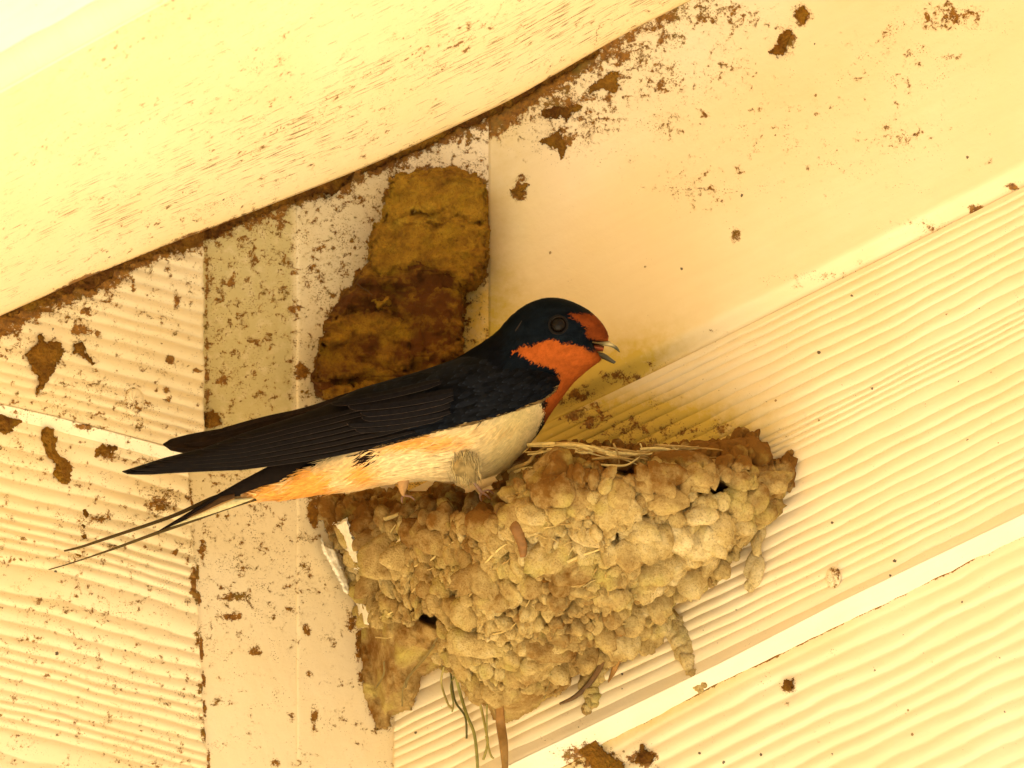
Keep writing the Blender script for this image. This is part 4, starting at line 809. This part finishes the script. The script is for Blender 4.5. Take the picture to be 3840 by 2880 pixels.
def wing_col(x, y):
    k = sstep(1500, 1150, x)[..., None]; n = fbm(x / 30, y / 8, 3, 90)[..., None]
    c = np.array([.0035, .004, .006]) * (1 - k) + np.array([.008, .006, .005]) * k
    return c * (.6 + .8 * n)
cw = wing_col(X, Y).reshape(-1, 3)
wing = mk('wing', np.concatenate([V, Bv]), np.concatenate([Fc, Fs]), M_feather, bird, cols=np.concatenate([cw, cw[loop]]))
def feather(name, cx, cyf, w, lift, parent, col, edgec, n=40, hf=None, tipk=.1, rootk=.12, ew=.12):
    """vaned feather: centre line x array and y function, vane half width w, shallow roof over the shaft, pale margins"""
    x = np.linspace(cx[0], cx[1], n); k = np.linspace(0, 1, n)
    ws = w * np.clip(np.minimum(1, np.sqrt(np.clip((1 - k) / tipk, 0, 1))), .02, 1) * np.clip(.6 + k / rootk * .4, 0, 1)
    y = cyf(x); tx = np.gradient(x); ty = np.gradient(y); L = np.hypot(tx, ty); nx_, ny_ = -ty / L, tx / L
    if ny_[0] < 0: nx_, ny_ = -nx_, -ny_
    T = np.array([-1, -1 + ew, -.5, -.06, 0, .06, .5, 1 - ew, 1]); X = x[:, None] + nx_[:, None] * ws[:, None] * T; Y = y[:, None] + ny_[:, None] * ws[:, None] * T
    H = hf(X, Y) + lift + 5 * (1 - np.abs(T))[None, :] * np.minimum(1, w / 14) + 2 * (T > 0)[None, :] + 2.2 * (np.abs(T) < .03)[None, :]
    V = P(X, Y, H).reshape(-1, 3); m_ = len(T)
    C = np.tile(col, (n * m_, 1)).reshape(n, m_, 3) * (.75 + .5 * RNG.random((n, m_, 1))); em = (np.abs(T) > 1 - ew * .5)[None, :, None] | ((k[:, None, None] > 1 - tipk * .12)); lower = (T > 0)[None, :, None]
    C = np.where(em & lower, np.array(edgec) * (.7 + .6 * RNG.random((n, 1, 1))), C); C = np.where((np.abs(T) < .03)[None, :, None], np.array(col) * 1.9, C)
    Fc = grid_faces(n, m_); _, Fs, loop = skirt(V, n, m_, np.zeros(3)); Bv = P(X.ravel()[loop], Y.ravel()[loop], H.ravel()[loop] - 4)
    c = C.reshape(-1, 3); return mk(name, np.concatenate([V, Bv]), np.concatenate([Fc, Fs]), M_feather, parent, cols=np.concatenate([c, c[loop]]))
def wing_hf(x, y):
    s = (y - wt(x)) / (wbm(x) - wt(x) + 1e-6); return w_h(x, s)
EDGE = (.075, .052, .040); FC = (.0065, .0048, .0046)
Hgt = lambda x: wbm(x) - wt(x)
ds = [9, 30, 52, 74, 96, 118, 140, 162]
for i, d in enumerate(ds):
    cfn = lambda x, d=d: wbm(x) - d * (1.0 - .42 * sstep(1400, 560, x))
    xx = np.linspace(1470, 462, 300); ok = cfn(xx) > wt(xx) + 4; xe = float(xx[ok].min()) if i else 462.0
    feather('flight_feather', (1560 - 6 * i, xe), cfn, 13.5, 3 + 3.2 * i, wing, FC, EDGE, n=70, hf=wing_hf, tipk=.10)
for i, (x0_, y0_, x1_, y1_, w_) in enumerate([(1660, 1560, 1330, 1610, 16), (1690, 1540, 1300, 1590, 17), (1690, 1515, 1355, 1566, 17), (1700, 1490, 1350, 1548, 18), (1700, 1470, 1304, 1524, 19), (1650, 1430, 1240, 1512, 16)]):
    f = lambda x, a=(x0_, y0_, x1_, y1_): a[1] + (a[3] - a[1]) * (a[0] - x) / (a[0] - a[2]) + 10 * np.sin(np.pi * np.clip((a[0] - x) / (a[0] - a[2]), 0, 1))
    feather('tertial_feather', (x0_, x1_), f, w_, 30 + 5 * i, wing, (.006, .005, .006), (.075, .052, .038), n=50, hf=wing_hf, tipk=.09, ew=.09)
# coverts: overlapping scales, one mesh
cv, cf, ccl, o_ = [], [], [], 0
rows = []
for (L_, w_, xs0, xs1, y0, y1, dx) in [(130, 15, 1780, 1480, 1545, 1622, 0)]: pass
pc = []
for x in np.arange(1500, 2095, 22):
    top = float(wt(x)) + 6; bot = float(wbm(x)) - 6; L0 = np.interp(x, [1500, 1700, 1900, 2100], [95, 75, 48, 26]); stp = np.interp(x, [1500, 2100], [24, 13])
    for y in np.arange(top, bot, stp): pc.append((x + random.uniform(-9, 9), y + random.uniform(-4, 4), L0 * random.uniform(.8, 1.2)))
pc.sort(key=lambda p: p[0])
for (x, y, L_) in pc:
    w_ = L_ * .20; ang = math.radians(np.interp(x, [1500, 1900, 2050, 2100], [13, 20, 38, 60]) if y > float(wt(x)) + .5 * float(Hgt(x)) or x < 1900 else np.interp(x, [1900, 2100], [22, 30])) 
    k = np.linspace(0, 1, 6); T = np.array([-1, 0, 1]); ws = w_ * np.array([.5, .9, 1, .95, .7, .15])
    cx_ = x - math.cos(ang) * L_ * k; cy_ = y + math.sin(ang) * L_ * k
    X = cx_[:, None] + math.sin(ang) * ws[:, None] * T; Y = cy_[:, None] + math.cos(ang) * ws[:, None] * T
    if (Y > wbm(X) - 1).any(): Y = np.minimum(Y, wbm(X) - 1)
    Y = np.maximum(Y, wt(X) + 1)
    Hq = wing_hf(X, Y) + 1 + 3.5 * (1 - np.abs(T))[None, :] + 5 * k[:, None] + random.uniform(0, 2)
    V = P(X, Y, Hq).reshape(-1, 3); cv.append(V); cf.append(grid_faces(6, 3) + o_); o_ += len(V)
    b_ = np.array([.0035, .0042, .0062]) * random.uniform(.5, 1.9); c = np.tile(b_, (18, 1)); c[-3:] *= 2.4; ccl.append(c)
mk('covert_feathers', np.concatenate(cv), np.concatenate(cf), M_feather, wing, cols=np.concatenate(ccl))
# pale scruffy lower margin of the near wing
mv, mf, mc, o_ = [], [], [], 0
for i in range(420):
    x = random.choice([random.uniform(1735, 1800), random.uniform(1950, 2092), random.uniform(2000, 2096), random.uniform(1400, 1950)]); y = float(wbm(x)) + random.uniform(-5, 3); L_ = random.uniform(10, 26); a_ = random.uniform(.1, .8) + (.5 if x > 2040 else 0)
    dx_, dy_ = -math.cos(a_) * L_, math.sin(a_) * L_ * .5; h = float(w_h(x, 1.0)) + random.uniform(4, 12); w_ = 1.8
    V = P([x, x - w_, x + dx_], [y - w_, y + w_, y + dy_], [h - 6, h, h + 3]); mv.append(V); mf.append(np.array([[0, 1, 2]]) + o_); o_ += 3
    mc.append(np.tile(np.array([.50, .34, .15]) * random.uniform(.15 if x < 1950 and x > 1800 or x < 1735 else .5, 1.2), (3, 1)))
mk('wing_margin', np.concatenate(mv), np.concatenate(mf), M_down, wing, cols=np.concatenate(mc))
# far wing: only its folded tip shows past the near one
ft = lerp_line([(611, 1664), (640, 1646), (700, 1630), (762, 1618), (870, 1600), (979, 1577), (1100, 1546), (1225, 1505), (1400, 1440)])
fb_ = lerp_line([(611, 1668), (640, 1690), (698, 1702), (762, 1704), (907, 1680), (1051, 1640), (1152, 1600), (1225, 1560), (1400, 1480)])
fx = np.concatenate([611 + 789 * np.linspace(0, 1, 90) ** 1.6]); X, Sx = np.meshgrid(fx, np.linspace(0, 1, 14), indexing='ij'); Y = ft(X) + (fb_(X) - ft(X)) * Sx
def fhf(x, y): return hb(x) - 60 + 20 * sstep(0, 1, (y - ft(x)) / (fb_(x) - ft(x) + 1e-6))
Hh = fhf(X, Y); V = P(X, Y, Hh).reshape(-1, 3); Fc = grid_faces(len(fx), 14); _, Fs, loop = skirt(V, len(fx), 14, np.zeros(3)); Bv = P(X.ravel()[loop], Y.ravel()[loop], Hh.ravel()[loop] - 14)
cw = (np.array([.014, .008, .005]) * (.6 + .8 * fbm(X / 20, Y / 8, 3, 5)[..., None])).reshape(-1, 3)
fw = mk('wing', np.concatenate([V, Bv]), np.concatenate([Fc, Fs]), M_feather, bird, cols=np.concatenate([cw, cw[loop]]))
for i, (xe, o1) in enumerate([(616, .62), (690, .35), (790, .15)]):
    feather('flight_feather', (1350, xe), lambda x, o1=o1: ft(x) + (fb_(x) - ft(x)) * (o1 + .1 * np.sin(x / 90)), 16, 4 + 3 * i, fw, (.016, .009, .0055), (.035, .02, .012), n=50, hf=fhf, tipk=.10)

# tail: dark vanes above, pale under side, two long streamers
thf = lambda dh: (lambda x, y: hb(x) + dh + 0 * y)
def vane(name, up, lo, x0_, x1_, dh, col, n=60, pw=1.0, m_=7, thick=6, colf=None):
    x = x0_ + (x1_ - x0_) * np.linspace(0, 1, n); k = np.linspace(0, 1, m_); X, Kk = np.meshgrid(x, k, indexing='ij'); Y = up(X) + (lo(X) - up(X)) * Kk
    H = hb(X) + dh + 5 * np.sin(np.pi * Kk) + 1.5 * np.sin(Kk * 20); V = P(X, Y, H).reshape(-1, 3); Fc = grid_faces(n, m_); _, Fs, loop = skirt(V, n, m_, np.zeros(3)); Bv = P(X.ravel()[loop], Y.ravel()[loop], H.ravel()[loop] - thick)
    c = (np.array(col) * (.65 + .7 * fbm(X / 40, Y / 3, 3, 8)[..., None])).reshape(-1, 3); return mk(name, np.concatenate([V, Bv]), np.concatenate([Fc, Fs]), M_feather, bird, cols=np.concatenate([c, c[loop]]))
vane('tail_feather', lerp_line([(590, 1992), (700, 1925), (805, 1859), (907, 1801), (1015, 1744), (1150, 1705), (1290, 1680)]), lerp_line([(590, 1995), (700, 1948), (805, 1884), (880, 1862), (986, 1822), (1080, 1800), (1196, 1752), (1290, 1705)]), 590, 1290, 60, (.009, .0055, .004))
vane('tail_feather', lerp_line([(640, 1973), (760, 1915), (860, 1872), (950, 1866)]), lerp_line([(640, 1976), (760, 1938), (860, 1905), (950, 1872)]), 640, 950, 42, (.62, .52, .27))
vane('tail_feather', lerp_line([(700, 1940), (760, 1905), (830, 1862), (880, 1850)]), lerp_line([(700, 1944), (760, 1920), (830, 1886), (880, 1868)]), 700, 880, 66, (.06, .03, .012))
strand('tail_streamer', [(900, 1850, float(hb(900)) + 30), (805, 1866, float(hb(805)) + 44), (640, 1938, float(hb(640)) + 40), (400, 2019, float(hb(400)) + 40), (300, 2052, float(hb(300)) + 40), (240, 2066, float(hb(240)) + 40)], 11, (.030, .017, .007), bird, M_feather, flat=.3, wf=lambda k: 1.0 - .68 * k ** .7, n=60, col2=(.085, .055, .018))
strand('tail_streamer', [(960, 1870, float(hb(900)) + 20), (860, 1900, float(hb(805)) + 34), (700, 1958, float(hb(700)) + 34), (590, 1998, float(hb(590)) + 34), (400, 2067, float(hb(400)) + 34), (240, 2120, float(hb(240)) + 34), (133, 2149, float(hb(133)) + 34)], 9, (.06, .04, .016), bird, M_feather, flat=.4, wf=lambda k: .55 + .5 * math.sin(math.pi * min(1, k + .25)) - .35 * k, n=60, col2=(.085, .055, .018))
strand('tail_feather', [(880, 1866, float(hb(880)) + 50), (740, 1925, float(hb(740)) + 50), (640, 1968, float(hb(640)) + 50)], 6, (.36, .20, .07), bird, M_feather, flat=.4)
# legs: feathered thigh, bare shank and toes gripping the rim
LH = float(hb(1740)) + 205
leg = loft('leg', [((1750, 1686), (1757, 1688), 3), ((1722, 1716), (1766, 1714), 10), ((1700, 1748), (1780, 1742), 16), ((1712, 1782), (1788, 1775), 16), ((1746, 1800), (1788, 1800), 12), ((1768, 1812), (1787, 1811), 6)], M_body, bird, (.5, .33, .13), h0=LH,
           colf=lambda x, y: np.array([.38, .27, .11]) * (.3 + fbm(x / 9, y / 22, 3, 14)[..., None]))
lv, lf, lc, o_ = [], [], [], 0
for i in range(600):
    k = random.random(); x = 1744 + random.gauss(0, 16 + 8 * math.sin(k * 3)); y = 1692 + 105 * k; L_ = random.uniform(20, 52); a_ = random.gauss(.18, .22); h = LH + random.uniform(8, 20) * (1 - abs(x - 1744) / 70)
    V = P([x - 1.6, x + 1.6, x + math.sin(a_) * L_], [y, y, y + math.cos(a_) * L_], [h - 6, h - 6, h]); lv.append(V); lf.append(np.array([[0, 1, 2]]) + o_); o_ += 3
    lc.append(np.tile(np.array([.60, .45, .20]) * random.uniform(.12, 1.1), (3, 1)))
mk('thigh_feathers', np.concatenate(lv), np.concatenate(lf), M_down, leg, cols=np.concatenate(lc))
FK = (.20, .10, .06)
strand('shank', [(1752, 1782, LH + 8), (1775, 1806, LH), (1800, 1838, LH - 8), (1812, 1852, LH - 10)], 7, FK, leg, M_bill, flat=1, taper=False)
for pts_ in [[(1808, 1846, LH - 6), (1830, 1838, LH - 2), (1852, 1852, LH - 16)], [(1808, 1848, LH - 6), (1824, 1856, LH + 2), (1840, 1872, LH - 10)], [(1806, 1848, LH - 6), (1800, 1862, LH + 2), (1806, 1880, LH - 8)]]:
    strand('toe', pts_, 4.5, FK, leg, M_bill, flat=1)
LH2 = float(hb(1510)) + 60
leg2 = loft('leg', [((1488, 1795), (1535, 1795), 24), ((1492, 1825), (1530, 1826), 17), ((1500, 1846), (1520, 1846), 9), ((1510, 1862), (1519, 1862), 5)], M_body, bird, (.42, .24, .10), h0=LH2)
for pts_ in [[(1513, 1858, LH2), (1540, 1862, LH2 + 6), (1556, 1876, LH2)], [(1513, 1858, LH2), (1506, 1872, LH2 + 4), (1510, 1886, LH2)]]:
    strand('toe', pts_, 4.5, FK, leg2, M_bill, flat=1)
